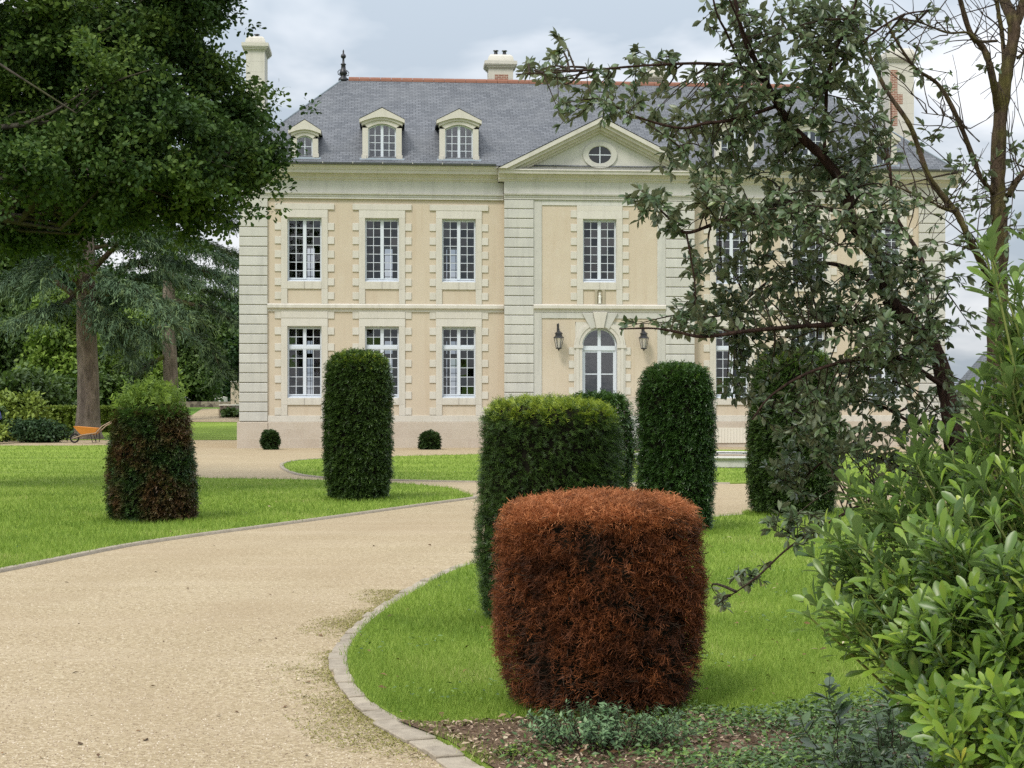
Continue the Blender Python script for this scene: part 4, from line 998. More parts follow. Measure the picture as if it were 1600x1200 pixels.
# rust-brown dead one in front
topiary('low barrel-shaped topiary turned completely rust brown, beside the mulched bed', 0.486, 8.30,
        [(0, 0.45), (0.10, 0.52), (0.25, 0.565), (0.5, 0.588), (0.82, 0.588), (1.01, 0.57), (1.09, 0.53), (1.145, 0.46), (1.175, 0.33), (1.19, 0.15), (1.195, 0.0)],
        M['yew_dead'], 34000, 0.040, FE_DEAD, core=0.12, tops=0.85, lump=0.012, twigs=2200, holes=0.85, seed=1, sag=0.0, clump=3)  # high tops value lightens upper faces, putting daylight into the needle colour
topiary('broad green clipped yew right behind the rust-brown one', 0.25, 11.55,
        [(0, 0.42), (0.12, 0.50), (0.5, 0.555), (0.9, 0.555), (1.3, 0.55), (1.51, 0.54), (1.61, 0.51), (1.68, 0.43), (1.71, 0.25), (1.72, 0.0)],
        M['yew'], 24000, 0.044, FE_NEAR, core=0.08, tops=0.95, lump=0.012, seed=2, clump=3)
topiary('thin half-bare yew half hidden behind the broad green one', 1.39, 24.4,
        [(0, 0.40), (0.3, 0.5), (0.9, 0.55), (1.3, 0.54), (1.6, 0.48), (1.75, 0.36), (1.80, 0.0)],
        M['yew_blue'], 8000, 0.10, FE_MID, core=0, tops=0.2, lump=0.03, twigs=500, holes=0.6, seed=3)
topiary('tall dark green clipped yew column right of the brown topiary', 2.08, 19.6,
        [(0, 0.42), (0.15, 0.47), (0.6, 0.495), (1.2, 0.50), (1.7, 0.49), (1.95, 0.46), (2.08, 0.39), (2.15, 0.24), (2.17, 0.0)],
        M['yew_blue'], 14500, 0.066, FE_MID, core=0.085, tops=0.3, lump=0.012, seed=4, clump=3)
topiary('tall clipped yew column partly veiled by the grey-green leaning tree', 4.12, 22.6,
        [(0, 0.50), (0.15, 0.60), (0.6, 0.655), (1.2, 0.665), (1.8, 0.64), (2.2, 0.58), (2.38, 0.46), (2.45, 0.26), (2.47, 0.0)],
        M['yew'], 17000, 0.072, FE_MID, core=0.09, tops=0.4, lump=0.012, seed=5, clump=3)
topiary('tall slim clipped yew column standing alone on the left lawn, in front of the windows', -2.62, 26.1,
        [(0, 0.40), (0.12, 0.50), (0.5, 0.565), (1.0, 0.58), (1.6, 0.575), (2.1, 0.565), (2.35, 0.52), (2.48, 0.40), (2.54, 0.22), (2.56, 0.0)],
        M['yew'], 17000, 0.072, FE_MID, core=0.09, tops=0.5, lump=0.012, seed=6, clump=3)
tt = topiary('squat tapered half-brown yew with a bright green tuft on top, left lawn', -5.0, 21.4,
        [(0, 0.54), (0.10, 0.60), (0.4, 0.62), (0.8, 0.60), (1.2, 0.555), (1.5, 0.52), (1.58, 0.47), (1.61, 0.30), (1.62, 0.0)],
        M['yew_sick'], 15000, 0.07, FE_MID, core=0.12, tops=0.5, lump=0.016, twigs=900, holes=0.45, seed=7, clump=3)
n = 1500; q = rng.normal(size=(n, 3)) * np.array([0.17, 0.17, 0.07]) + np.array([0.02, 0, 1.66]); q[:, 2] += 0.10 * np.exp(-(q[:, 0] ** 2 + q[:, 1] ** 2) / 0.03)
V, F = place(FE_MID[0][0], FE_MID[0][1], q, unit(np.array([0, 0, 0.9]) + rng.normal(size=(n, 3)) * 0.5), rdir(n), 0.09 + 0.06 * rng.random(n))
link('new_growth', npmesh('new_growth', V, F, M['tree_light'], np.repeat(rng.random(n), len(FE_MID[0][0]))), tt)
topiary('small round clipped box ball by the left corner of the house', -8.70, 55.3, [(0, 0.2), (0.1, 0.29), (0.33, 0.34), (0.52, 0.30), (0.64, 0.18), (0.68, 0.0)],
        M['box'], 1500, 0.09, FE_FAR, core=0.06, tops=0.1, lump=0.0, group='small box balls at the foot of the house', name='box_ball', seed=8)
topiary('small flat-bottomed clipped box ball under the third pair of windows', -2.98, 55.5, [(0, 0.32), (0.12, 0.38), (0.35, 0.39), (0.52, 0.32), (0.62, 0.18), (0.65, 0.0)],
        M['box'], 1700, 0.09, FE_FAR, core=0.06, tops=0.1, lump=0.0, group='small box balls at the foot of the house', name='box_ball', seed=9)

# ------------------------------------------------------------------ trees and bushes
LF_FAR = strip_leaf([(0, 0.12), (0.4, 0.34), (1.0, 0.10)], 0.2, 0.1, mid=False)
LF_OAK = strip_leaf([(0, 0.05), (0.35, 0.24), (0.75, 0.36), (1.0, 0.12)], 0.2, 0.25, mid=False)
LF_HOLM = strip_leaf([(0, 0.03), (0.12, 0.11), (0.45, 0.23), (0.75, 0.18), (1.0, 0.012)], 0.35, 0.14)
LF_PITTO = strip_leaf([(0, 0.015), (0.25, 0.045), (0.55, 0.105), (0.78, 0.135), (0.93, 0.085), (1.0, 0.02)], 0.30, 0.20)
LF_SM = strip_leaf([(0, 0.04), (0.4, 0.24), (1.0, 0.03)], 0.3, 0.15)
LF_NEEDLE = strip_leaf([(0, 0.07), (0.5, 0.09), (1.0, 0.03)], 0, 0.25, mid=False)
def blob_leaves(rg, blobs, wts, n, per, csize, shell=0.55, droop=0.1):
    """leaf positions: tufts of `per` leaves scattered through the outer part of each ellipsoid"""
    w = np.array(wts, float); w /= w.sum(); nc = max(1, n // per)
    b = rg.choice(len(blobs), nc, p=w); C = np.array([q[0] for q in blobs])[b]; Rr = np.array([q[1] for q in blobs])[b]
    d = unit(rg.normal(size=(nc, 3))); f = (shell + (1 - shell) * rg.random(nc)) ** 0.8
    c = C + d * Rr * f[:, None]
    p = np.repeat(c, per, 0) + rg.normal(size=(nc * per, 3)) * csize * np.array([1, 1, 0.7])
    out = unit(p - np.repeat(C, per, 0))
    A = unit(out * 0.5 + rg.normal(size=p.shape) * 0.7 + np.array([0, 0, -droop])); hint = unit(np.array([0, 0, 0.9]) + out * 0.5 + rg.normal(size=p.shape) * 0.55)
    tint = np.clip(0.25 + 0.5 * rg.random(nc), 0, 1).repeat(per) + (rg.random(nc * per) - 0.5) * 0.5
    return p, A, hint, np.clip(tint, 0, 1), c
def leaves(name, parent, rg, blobs, wts, n, per, csize, lsize, T, mat, **k):
    p, A, h, t, c = blob_leaves(rg, blobs, wts, n, per, csize, **k)
    V, F = place(T[0], T[1], p, A, h, lsize * (0.7 + 0.6 * rg.random(len(p))))
    o = link(name, npmesh(name, V, F, mat, np.repeat(t, len(T[0]))), parent); return c
def wavy(a, b, rg, k=6, amp=0.06, sag=0.0):
    a, b = np.array(a, float), np.array(b, float); L = np.linalg.norm(b - a); t = np.linspace(0, 1, k)[:, None]
    P = a + (b - a) * t + rg.normal(size=(k, 3)) * amp * L * np.sin(t * math.pi); P[:, 2] += sag * L * np.sin(t[:, 0] * math.pi); return P

# the big oak overhanging from the left; its trunk stands outside the picture
def oak():
    rg = np.random.default_rng(21); D = 28.0; s = D / FPX
    t = empty('oak_tree', (-13.0, D, 0), 0, 'big dark green oak whose crown overhangs the upper left corner', 'tree')
    spec = [(40,60,110,90,0),(150,40,110,80,-1),(260,40,90,80,1),(292,-15,62,60,0),(80,170,120,80,-1),(200,170,110,85,-2),(290,150,62,56,0),(332,190,48,48,1),(386,232,42,38,0),
            (328,246,70,44,-1),(240,262,85,52,-2),(285,318,42,40,0),(140,300,70,40,1.5),(95,345,70,42,2),(40,310,60,50,2),(20,230,80,70,0),(200,310,60,42,0),(376,264,26,18,0),(368,182,22,32,1),(332,105,32,40,0.5),
            (-120,100,140,160,0),(-220,0,160,180,2),(-120,-160,170,140,-2),(60,-140,150,120,1),(220,-130,120,100,-1),(-280,200,140,140,0),(-60,-320,220,140,0),(-150,280,110,90,1),(-300,-200,180,160,3),(30,360,55,22,1),(170,315,40,30,-1),(60,265,70,32,-3),(-30,250,70,60,-2)]
    blobs, w = [], []
    for px, py, rx, ry, dy in spec:
        c = W(px, py, D + dy) - np.array([-13.0, D, 0]); blobs.append((c, np.array([rx * s, (rx + ry) / 2 * s * 1.1, ry * s])))
        w.append(rx * ry * (1.0 if px > -60 and py > -60 else 0.33))
    # boughs (flat sprays) inside each lobe, tufts along the boughs, leaves round the tufts
    w = np.array(w); p, A, H, tn = [], [], [], []
    for (c, rd), wi in zip(blobs, w):
        nb = max(4, int(14 * wi / 9000)); d = unit(rg.normal(size=(nb, 3))); bc = c + d * rd * (0.35 + 0.65 * rg.random((nb, 1)) ** 0.6) * 0.92
        for j in range(nb):
            q = bc[j]; nt = int(20 + 16 * rg.random()); o = unit(q - c + rg.normal(size=3) * 0.3); sd = unit(np.cross(o, [0, 0, 1.0]))
            tp = q + o * (rg.normal(size=(nt, 1)) * 0.34) + sd * (rg.normal(size=(nt, 1)) * 0.34) + np.array([0, 0, 1.0]) * (rg.normal(size=(nt, 1)) * 0.11)
            nl = 30; lp = np.repeat(tp, nl, 0) + rg.normal(size=(nt * nl, 3)) * (0.095, 0.095, 0.075); out = unit(lp - np.repeat(tp, nl, 0))
            p.append(lp); A.append(unit(out * 0.8 + o * 0.3 + (0, 0, 0.15) + rg.normal(size=lp.shape) * 0.5)); H.append(unit(np.array([0, 0, 0.8]) + out * 0.4 + rg.normal(size=lp.shape) * 0.5))
            bt = rg.random(); tn.append(np.clip(bt * 0.45 - 0.05 + np.repeat(rg.random(nt), nl) * 0.3 + rg.random(nt * nl) * 0.35, 0, 1))
    p, A, H, tn = map(np.concatenate, (p, A, H, tn)); print('oak leaves', len(p))
    V, F = place(LF_OAK[0], LF_OAK[1], p, A, H, 0.088 * (0.65 + 0.6 * rg.random(len(p)))); link('crown', npmesh('crown', V, F, M['oak'], np.repeat(tn, len(LF_OAK[0]))), t)
    mb = MB(); mb.tube([(0, 0, -0.2), (0.05, 0, 0.6), (0.1, 0, 2.0), (0.2, 0, 4.5), (0.1, 0.1, 8), (0.4, 0, 11.5)], [0.85, 0.62, 0.52, 0.46, 0.36, 0.15], 14)
    mb.build('trunk', M['bark_oak'], t, smooth=True)
    for i, (b, q) in enumerate(zip(blobs, spec)):
        z0 = float(np.clip(b[0][2] * 0.75, 4.2, 9)); P = wavy((0.1, 0, z0), b[0], rg, 8, 0.05, 0.06); mb = MB()
        mb.tube(P, np.linspace(0.11, 0.025, 8), 7)
        for k in range(5):
            e = b[0] + unit(rg.normal(size=3)) * b[1] * 0.8; st = P[rg.integers(4, 8)]; mb.tube(wavy(st, e, rg, 5, 0.08), np.linspace(0.04, 0.008, 5), 5, False)
        mb.build('limb', M['bark_oak'], t, smooth=True)
    # dark limbs seen below the leaves
    for pts in ([(-60,205),(0,216),(60,228),(130,242),(190,250)], [(-40,200),(20,232),(50,285),(75,320),(105,345)], [(30,240),(70,300),(110,330)]):
        mb = MB(); P = catmull([W(x, y, D - 0.8) - np.array([-13.0, D, 0]) for x, y in pts], 4); mb.tube(P, np.linspace(0.075, 0.02, len(P)), 7); mb.build('limb', M['bark_oak'], t, smooth=True)
oak()

# conifers behind the left lawn
def conifer(name, label, X, Y, h, r0, spec, nrand, zr, blen, mat, bk, lim, nl, tw, lsize, seed, droop=0.5, group='large conifers beside the house'):
    rg = np.random.default_rng(seed); zb = gz(Y)
    t = empty(name, (X, Y, zb), 0, label, 'tree', group); O = np.array([X, Y, zb])
    mb = MB(); zs = np.array([-0.3, 0.0, 0.3, 0.8, 1.6, 3, 5, 8, h * 0.7, h]); rs = np.array([1.9, 1.65, 1.32, 1.14, 1.04, 0.98, 0.92, 0.82, 0.45, 0.08]) * r0
    mb.tube(np.c_[0.06 * np.sin(zs * 0.7), 0.05 * np.cos(zs * 0.5), zs], rs, 18); mb.build('trunk', bk, t, smooth=True)
    br = [catmull([W(a, b, Y + dy) - O for a, b, dy in pts], 6) for pts in spec]; ns = len(br)
    for i in range(nrand):
        z = zr[0] + (zr[1] - zr[0]) * (i + rg.random()) / nrand; q = rg.random() * 6.28; L = blen * (1 - 0.55 * (z - zr[0]) / (h - zr[0])) * (0.7 + 0.5 * rg.random())
        P = np.array([(L * f * math.cos(q + 0.2 * f), L * f * math.sin(q + 0.2 * f), z + 0.10 * L * math.sin(f * 2.6) - 0.10 * L * f * f) for f in np.linspace(0.02, 1, 10)]); br.append(P)
    p, A, Hh, tt_ = [], [], [], []
    for bi, P in enumerate(br):
        mb = MB(); mb.tube(P, np.linspace(0.16 if bi < ns else 0.12, 0.02, len(P)), 7, False); mb.build('limb', lim, t, smooth=True)
        L = np.linalg.norm(np.diff(P, axis=0), axis=1).sum(); k = int(tw * L)
        f = 0.22 + 0.78 * rg.random(k); idx = f * (len(P) - 1); i0 = np.clip(idx.astype(int), 0, len(P) - 2); fr = (idx - i0)[:, None]
        S0 = P[i0] * (1 - fr) + P[i0 + 1] * fr; T = unit(P[i0 + 1] - P[i0]); side = unit(np.cross(T, [0, 0, 1.0])) * rg.choice([-1, 1], k)[:, None]
        Dr = unit(T * 0.6 + side * (0.3 + 0.6 * rg.random((k, 1))) + np.array([0, 0, 0.25]) + rg.normal(size=(k, 3)) * 0.22); TL = 0.5 + 1.0 * rg.random(k)
        tn = rg.random(k)
        for j in range(nl):
            g = (j + 0.5) / nl; c = S0 + Dr * (TL * g)[:, None] + np.array([0, 0, -droop]) * (TL * g * g)[:, None]
            Dn = unit(Dr + np.array([0, 0, -2 * droop * g])); p.append(c + rg.normal(size=(k, 3)) * 0.05); A.append(unit(Dn + rg.normal(size=(k, 3)) * 0.45)); tt_.append(np.clip(tn * 0.7 + 0.3 * rg.random(k), 0, 1))
    p, A, tt_ = np.concatenate(p), np.concatenate(A), np.concatenate(tt_)
    V, F = place(LF_NEEDLE[0], LF_NEEDLE[1], p, A, unit(np.array([0, 0, 1.0]) + rg.normal(size=p.shape) * 0.5), lsize * (0.7 + 0.6 * rg.random(len(p))))
    link('foliage', npmesh('foliage', V, F, mat, np.repeat(tt_, len(LF_NEEDLE[0]))), t)
CE = [[(140,452,0),(180,448,-1),(240,462,-2),(300,490,-3)], [(140,478,0),(180,430,-0.5),(212,404,-1),(262,404,-1.5),(315,416,-2),(385,442,-2.5)], [(138,470,0),(200,436,0.6),(250,428,1),(300,436,1.5)],
      [(135,450,0),(85,402,-1),(40,418,-2),(-20,452,-3)], [(135,470,0),(70,428,1),(10,452,2),(-50,480,3)], [(140,420,0),(190,372,-1),(240,352,-2),(310,378,-3)], [(140,492,0),(165,500,-1.5),(185,530,-2)],
      [(132,420,0),(150,470,-2),(190,500,-3),(235,520,-3.5)], [(130,440,0),(100,470,-2),(70,480,-3),(20,500,-4)], [(138,380,0),(100,395,-2.5),(60,440,-4)], [(140,415,0),(165,430,-3),(215,450,-4.5),(270,500,-5)]]
conifer('cedar_tree', 'blue-green cedar with a thick reddish-grey trunk behind the wheelbarrow', (136 - 800) / FPX * 72, 72, 21, 0.50, CE, 26, (8.5, 20), 7.5, M['cedar'], M['bark_cedar'], M['cedar_limb'], 20, 30, 0.22, 31, 0.5)
PI_ = [[(268,372,0),(320,378,-1),(380,398,-2)], [(266,330,0),(235,318,-1),(205,322,-2)], [(270,462,0),(330,478,-1),(385,505,-2)], [(266,545,0),(225,570,-1),(190,600,-2)], [(270,440,0),(320,448,1),(372,460,2)], [(268,410,0),(310,420,-2),(360,430,-3)],
       [(270,500,0),(320,530,-2),(350,580,-3)], [(262,500,0),(225,520,-2),(205,560,-3)], [(268,340,0),(320,330,-1),(370,350,-2)], [(268,300,0),(310,310,-2),(360,320,-3)]]
conifer('pine_tree', 'dark pine with ridged bark and wide flat branches, between cedar and house', (265 - 800) / FPX * 95, 95, 22, 0.46, PI_, 18, (12, 21), 6.0, M['pine'], M['bark_cedar'], M['cedar_limb'], 18, 24, 0.26, 32, 0.35)

def broadleaf(name, label, px, Y, h, r, mat, n, seed, zlow=0.15, lsize=0.30, group='trees closing the view at the left', cat='tree', X=None, per=30):
    rg = np.random.default_rng(seed); X = (px - 800) / FPX * Y if X is None else X
    t = empty(name, (X, Y, gz(Y)), 0, label, cat, group)
    blobs, w = [], []
    for i in range(16):
        z = h * (zlow + (0.93 - zlow) * ((i + 0.5) / 16)); f = math.sin(math.pi * min(0.97, (z / h * 0.78 + 0.16))) ; q = rg.random() * 6.28; d = r * f * (0.25 + 0.45 * rg.random())
        rb = r * (0.34 + 0.2 * rg.random()) * (0.55 + 0.55 * f); blobs.append((np.array([d * math.cos(q), d * math.sin(q), z]), np.array([rb, rb, rb * 0.72]))); w.append(rb * rb)
    leaves('crown', t, rg, blobs, w, n, per, 0.10 * r, lsize, LF_FAR, mat, shell=0.35)
    mb = MB(); mb.tube([(0, 0, -0.3), (0, 0, h * 0.25), (0.1, 0.1, h * 0.6), (0, 0, h * 0.9)], [0.05 * r + 0.12, 0.04 * r + 0.09, 0.06, 0.02], 9)
    for b, _ in blobs[::2]: mb.tube(wavy((0, 0, max(0.3, b[2] * 0.55)), b, rg, 5, 0.05), np.linspace(0.07, 0.015, 5), 5, False)
    mb.build('trunk', M['bark_oak'], t, smooth=True); return t
BG = [(-10, 104, 14, 6, 'tree_mid', 'tall mid-green tree at the far left edge behind the yellow-green bush'), (52, 118, 15.5, 6, 'tree_dark', 'very dark tall tree between the left edge and the cedar'),
      (95, 100, 8.5, 3.0, 'tree_light', 'bright maple-like young tree just left of the cedar trunk'), (165, 128, 11, 5, 'tree_dark', 'dark tree seen low between the cedar and pine trunks'),
      (205, 112, 7.5, 3.2, 'tree_light', 'yellow-green small tree between the two conifer trunks'), (235, 138, 12, 5.5, 'tree_mid', 'mid-green round tree right behind the pine trunk'),
      (305, 126, 9.5, 4.2, 'tree_mid', 'mid-green spreading tree right of the pine, above the dark wall'), (345, 140, 9, 4.0, 'tree_dark', 'dark bushy tree near the left house corner'), (110, 150, 16, 7, 'tree_dark', 'farthest dark tree rising behind the cedar')]
for i, (px, Y, h, r, m_, lab) in enumerate(BG): broadleaf('broadleaf_tree', lab, px, Y, h, r, M[m_], int(30000 * (r / 5) ** 1.3), 40 + i, 0.08)
broadleaf('broadleaf_tree', 'green tree top showing above the ridge behind the house', 1100, 92, 21.3, 3.6, M['tree_mid'], 12000, 60, 0.4, 0.4, None)
for i, (px, Y, h, r, m_) in enumerate([(-90, 150, 15, 8, 'tree_dark'), (0, 160, 14, 7, 'tree_mid'), (190, 165, 13, 8, 'tree_dark'), (270, 170, 10, 8, 'tree_dark'), (350, 175, 8.5, 8, 'tree_mid')]):
    broadleaf('woodland_tree', ['dark woodland tree beyond the far left edge', 'mid-green woodland tree farthest back at the left', 'dark woodland tree seen low behind the half-brown topiary', 'dark woodland tree behind the pine trunk base', 'mid-green woodland tree behind the ivy pillar'][i], px, Y, h, r, M[m_], 12000, 70 + i, 0.05, 0.6)

def bush(name, label, px, Y, w, h, mat, n, seed, lsize=0.22, cat='bush', group=None, dpt=None, base=0.0, X=None, T=LF_FAR, lump=7):
    rg = np.random.default_rng(seed); X = (px - 800) / FPX * Y if X is None else X; dpt = dpt or w
    t = empty(name, (X, Y, gz(Y) + base), 0, label, cat, group); blobs, wt_ = [], []
    for i in range(lump):
        b = np.array([(rg.random() - 0.5) * w * 0.6, (rg.random() - 0.5) * dpt * 0.6, h * (0.25 + 0.4 * rg.random())]); rr = np.array([w * 0.28, dpt * 0.28, h * 0.34]); blobs.append((b, rr)); wt_.append(1)
    leaves('foliage', t, rg, blobs, wt_, n, 14, 0.08 * min(w, h), lsize, T, mat, shell=0.3)
    mb = MB()
    for b, _ in blobs: mb.tube(wavy((b[0] * 0.3, b[1] * 0.3, -0.05), b, rg, 5, 0.06), np.linspace(0.03, 0.01, 5) * min(1.5, max(0.3, h)), 5, False)
    mb.build('stems', M['twig'], t); return t
bush('spreading_bush', 'dark green low spreading bush beside the wheelbarrow', 62, 65.5, 3.3, 1.1, M['tree_dark'], 9000, 81, 0.12, dpt=1.8)
bush('rounded_bush', 'yellow-green bush at the left edge above the low dark bush', 18, 69, 2.6, 2.3, M['hedge'], 5000, 82, 0.2)
bush('rounded_bush', 'olive-grey big bush behind the yellow-green one', 40, 78, 4.6, 3.5, M['tree_mid'], 7000, 83, 0.25)
bush('rounded_bush', 'grey-green shrub just left of the cedar trunk, above the pale hedge', 95, 84, 2.8, 3.3, M['tree_mid'], 5000, 84, 0.25)
bush('rounded_bush', 'small bright green bush at the left frame edge', -4, 63.2, 1.4, 0.95, M['hedge'], 1800, 85, 0.14)
bush('rounded_bush', 'low green bush at the foot of the white-capped wall', 362, 100, 1.9, 0.55, M['tree_mid'], 1500, 86, 0.2)
bush('rounded_bush', 'mid-green shrub between the cedar trunk and half-brown topiary', 175, 88, 2.8, 3.6, M['tree_mid'], 5000, 87, 0.25)
hb = bush('hydrangea_bush', 'hydrangea with blue flower heads at the left frame edge', -14, 66, 1.5, 1.9, M['tree_mid'], 1800, 88, 0.18)
rg = np.random.default_rng(5)
for i in range(7):
    c = np.array([0.25 + 0.35 * rg.random(), -0.55 - 0.2 * rg.random(), 0.95 + 0.55 * rg.random()]); d = unit(rg.normal(size=(70, 3)))
    V, F = place(LF_SM[0], LF_SM[1], c + d * 0.10, unit(np.cross(d, rdir(70))), d, 0.09); link('flower_head', npmesh('flower_head', V, F, M['blue_flower'], np.repeat(rg.random(70), len(LF_SM[0]))), hb)
# pale clipped hedge with buttress-like ridges, interrupted by the trunk
def hedge(label, px0, px1, Y, h, nseg, seed):
    rg = np.random.default_rng(seed); x0, x1 = (px0 - 800) / FPX * Y, (px1 - 800) / FPX * Y; w = x1 - x0
    t = empty('clipped_hedge', ((x0 + x1) / 2, Y, gz(Y)), 0, label, 'hedge', 'pale ribbed hedges behind the cedar'); n = int(1500 * w)
    p = np.c_[(rg.random(n) - 0.5) * w, -0.35 + 0.12 * rg.random(n), rg.random(n) * h]; p[:, 1] += 0.16 * np.abs(np.sin((p[:, 0] / w + 0.5) * math.pi * nseg))
    m = n // 3; p2 = np.c_[(rg.random(m) - 0.5) * w, (rg.random(m) - 0.5) * 0.8, h - 0.05 + 0.06 * rg.random(m)]; p3 = np.c_[(rg.random(m) - 0.5) * w, 0.3 + 0.1 * rg.random(m), rg.random(m) * h]
    p = np.r_[p, p2, p3]; A = unit(rg.normal(size=p.shape) + np.array([0, -0.6, 0.2])); V, F = place(LF_FAR[0], LF_FAR[1], p, A, unit(rg.normal(size=p.shape) + np.array([0, -0.6, 0.7])), 0.11 + 0.07 * rg.random(len(p)))
    link('foliage', npmesh('foliage', V, F, M['hedge'], np.repeat(rg.random(len(p)), len(LF_FAR[0]))), t)
    mb = MB(); mb.box(-w/2 + 0.05, w/2 - 0.05, -0.15, 0.25, 0, h - 0.12); mb.build('shaded_core', M['core'], t)  # solid block with the hedge's inner shade painted into its colour
hedge('pale ribbed clipped hedge left of the cedar trunk', 70, 122, 76, 1.35, 4, 91)
hedge('pale ribbed clipped hedge between the cedar trunk and half-brown topiary', 152, 236, 79, 1.25, 7, 92)

# ------------------------------------------------------------------ low walls, pillar, glasshouse, outbuilding, basin, wheelbarrow
def wall_thing(name, label, mat, x0, x1, y0, y1, z0, z1, cap=None, cat='wall', capname='coping'):
    t = empty(name, ((x0 + x1) / 2, (y0 + y1) / 2, z0), 0, label, cat); w, d, h = (x1 - x0) / 2, (y1 - y0) / 2, z1 - z0
    mb = MB(); mb.box(-w, w, -d, d, -0.3, h); mb.build('wall_body', mat, t, bevel=0.02)
    if cap: mb = MB(); mb.box(-w - 0.04, w + 0.04, -d - 0.04, d + 0.04, h + 0.001, h + 0.09); mb.build(capname, cap, t, bevel=0.015)
    return t
Yw = 121.0; wall_thing('rubble_wall', 'long dark rubble wall at the far end of the gravel path', M['rubble'], (250-800)/FPX*Yw, (362-800)/FPX*Yw, Yw, Yw + 0.5, gz(Yw) - 0.05, 1.82)
Yp = 113.0; pil = wall_thing('ivy_pillar', 'beige rendered wall end dotted with ivy beside the house corner', M['stucco'], (360.5-800)/FPX*Yp, (392-800)/FPX*Yp, Yp, Yp + 0.8, gz(Yp), 3.25, M['stone_cream'])
rg = np.random.default_rng(6); n = 260; cl = np.c_[(rg.random(26) - 0.5) * 1.3, np.full(26, -0.43), rg.random(26) ** 0.7 * 1.95]
p = np.repeat(cl, 10, 0) + rg.normal(size=(n, 3)) * (0.09, 0.02, 0.10)
V, F = place(LF_SM[0], LF_SM[1], p, unit(rg.normal(size=(n, 3)) + (0, 0, -0.5)), unit(rg.normal(size=(n, 3)) * 0.4 + (0, -1, 0)), 0.13)
link('ivy', npmesh('ivy', V, F, M['tree_dark'], np.repeat(rg.random(n), len(LF_SM[0]))), pil)
Yl = 104.0; wall_thing('low_wall', 'low rubble wall with a bright white coping beside the path', M['rubble'], (343-800)/FPX*Yl, (362-800)/FPX*Yl, Yl, Yl + 6, gz(Yl) - 0.05, gz(Yl) + 0.62, M['board'])
# white glasshouse roof beyond the wall
gx = (306 - 800) / FPX * 134; t = empty('glasshouse', (gx, 134, gz(134)), 0, 'white-ribbed glasshouse roof beyond the dark rubble wall', 'glasshouse')
mb = MB(); mb.prism([(-2.2, 0), (2.2, 0), (2.2, 0.5), (0, 1.0), (-2.2, 0.5)], 'y', -0.02, 3.0); mb.build('glazing', M['board'], t)
for i in range(12): mb = MB(); x = -2.1 + i * 0.38; mb.box(x, x + 0.05, -0.09, -0.021, 0, 0.5 + 0.22 * (1 - abs(x) / 2.2)); mb.build('rib', M['white_paint'], t)
# outbuilding glimpsed through the leaves at the right
t = empty('outbuilding', (27.1, 76, gz(76)), R(-6), 'low beige outbuilding with slate roof glimpsed through the right-hand shrubs', 'outbuilding')
mb = MB(); wall_grid(mb, -4.0, 4.5, 0, 2.2, [(-2.6, -1.7, 0.0, 2.1), (0.4, 1.4, 0.9, 2.1)], 0, 0.4); wall_grid(mb, 0.41, 5.6, 0, 2.2, [], -4.0, -3.6, 'y'); wall_grid(mb, 0.41, 5.6, 0, 2.2, [], 4.1, 4.5, 'y'); wall_grid(mb, -3.6, 4.1, 0, 2.2, [], 5.2, 5.6); mb.build('wall', M['stucco'], t)
link('roof', uvmesh('roof', [[(-4.3, -0.4, 2.15), (4.8, -0.4, 2.15), (3.6, 2.8, 4.2), (-3.1, 2.8, 4.2)], [(4.8, -0.4, 2.15), (4.8, 6, 2.15), (3.6, 2.8, 4.2)], [(4.8, 6, 2.15), (-4.3, 6, 2.15), (-3.1, 2.8, 4.2), (3.6, 2.8, 4.2)], [(-4.3, 6, 2.15), (-4.3, -0.4, 2.15), (-3.1, 2.8, 4.2)], [(-4.3, -0.4, 2.15), (-4.3, 6, 2.15), (4.8, 6, 2.15), (4.8, -0.4, 2.15)]], M['slate']), t)
mb = MB(); mb.box(-2.6, -1.7, 0.12, 0.18, 0.0, 2.1); mb.build('door', M['board'], t)
mb = MB(); mb.box(0.4, 1.4, 0.15, 0.2, 0.9, 2.1); w = mb.build('window', M['white_paint'], t); mb = MB()
mb.box(0.48, 0.88, 0.13, 0.149, 0.98, 2.02); mb.box(0.92, 1.32, 0.13, 0.149, 0.98, 2.02); mb.build('pane', dg, w)
# round basin on the oval lawn
t = empty('stone_basin', (5.65, 41.2, 0.04), 0, 'round pale stone basin rim on the oval lawn, half hidden by yew columns', 'basin')
mb = MB().lathe([(2.30, 0.0), (2.30, 0.20), (2.36, 0.21), (2.38, 0.24), (2.36, 0.27), (1.98, 0.27), (1.96, 0.25), (2.02, 0.2), (2.02, 0.02)], n=72); mb.f = mb.f[:-2]; mb.build('rim', M['stone_white'], t)
wm = MT('basin_water', 0.03, 0.5).col((0.02, 0.03, 0.025)).m
mb = MB().lathe([(2.019, 0.20), (2.019, 0.235)], n=72); mb.build('water', wm, t)
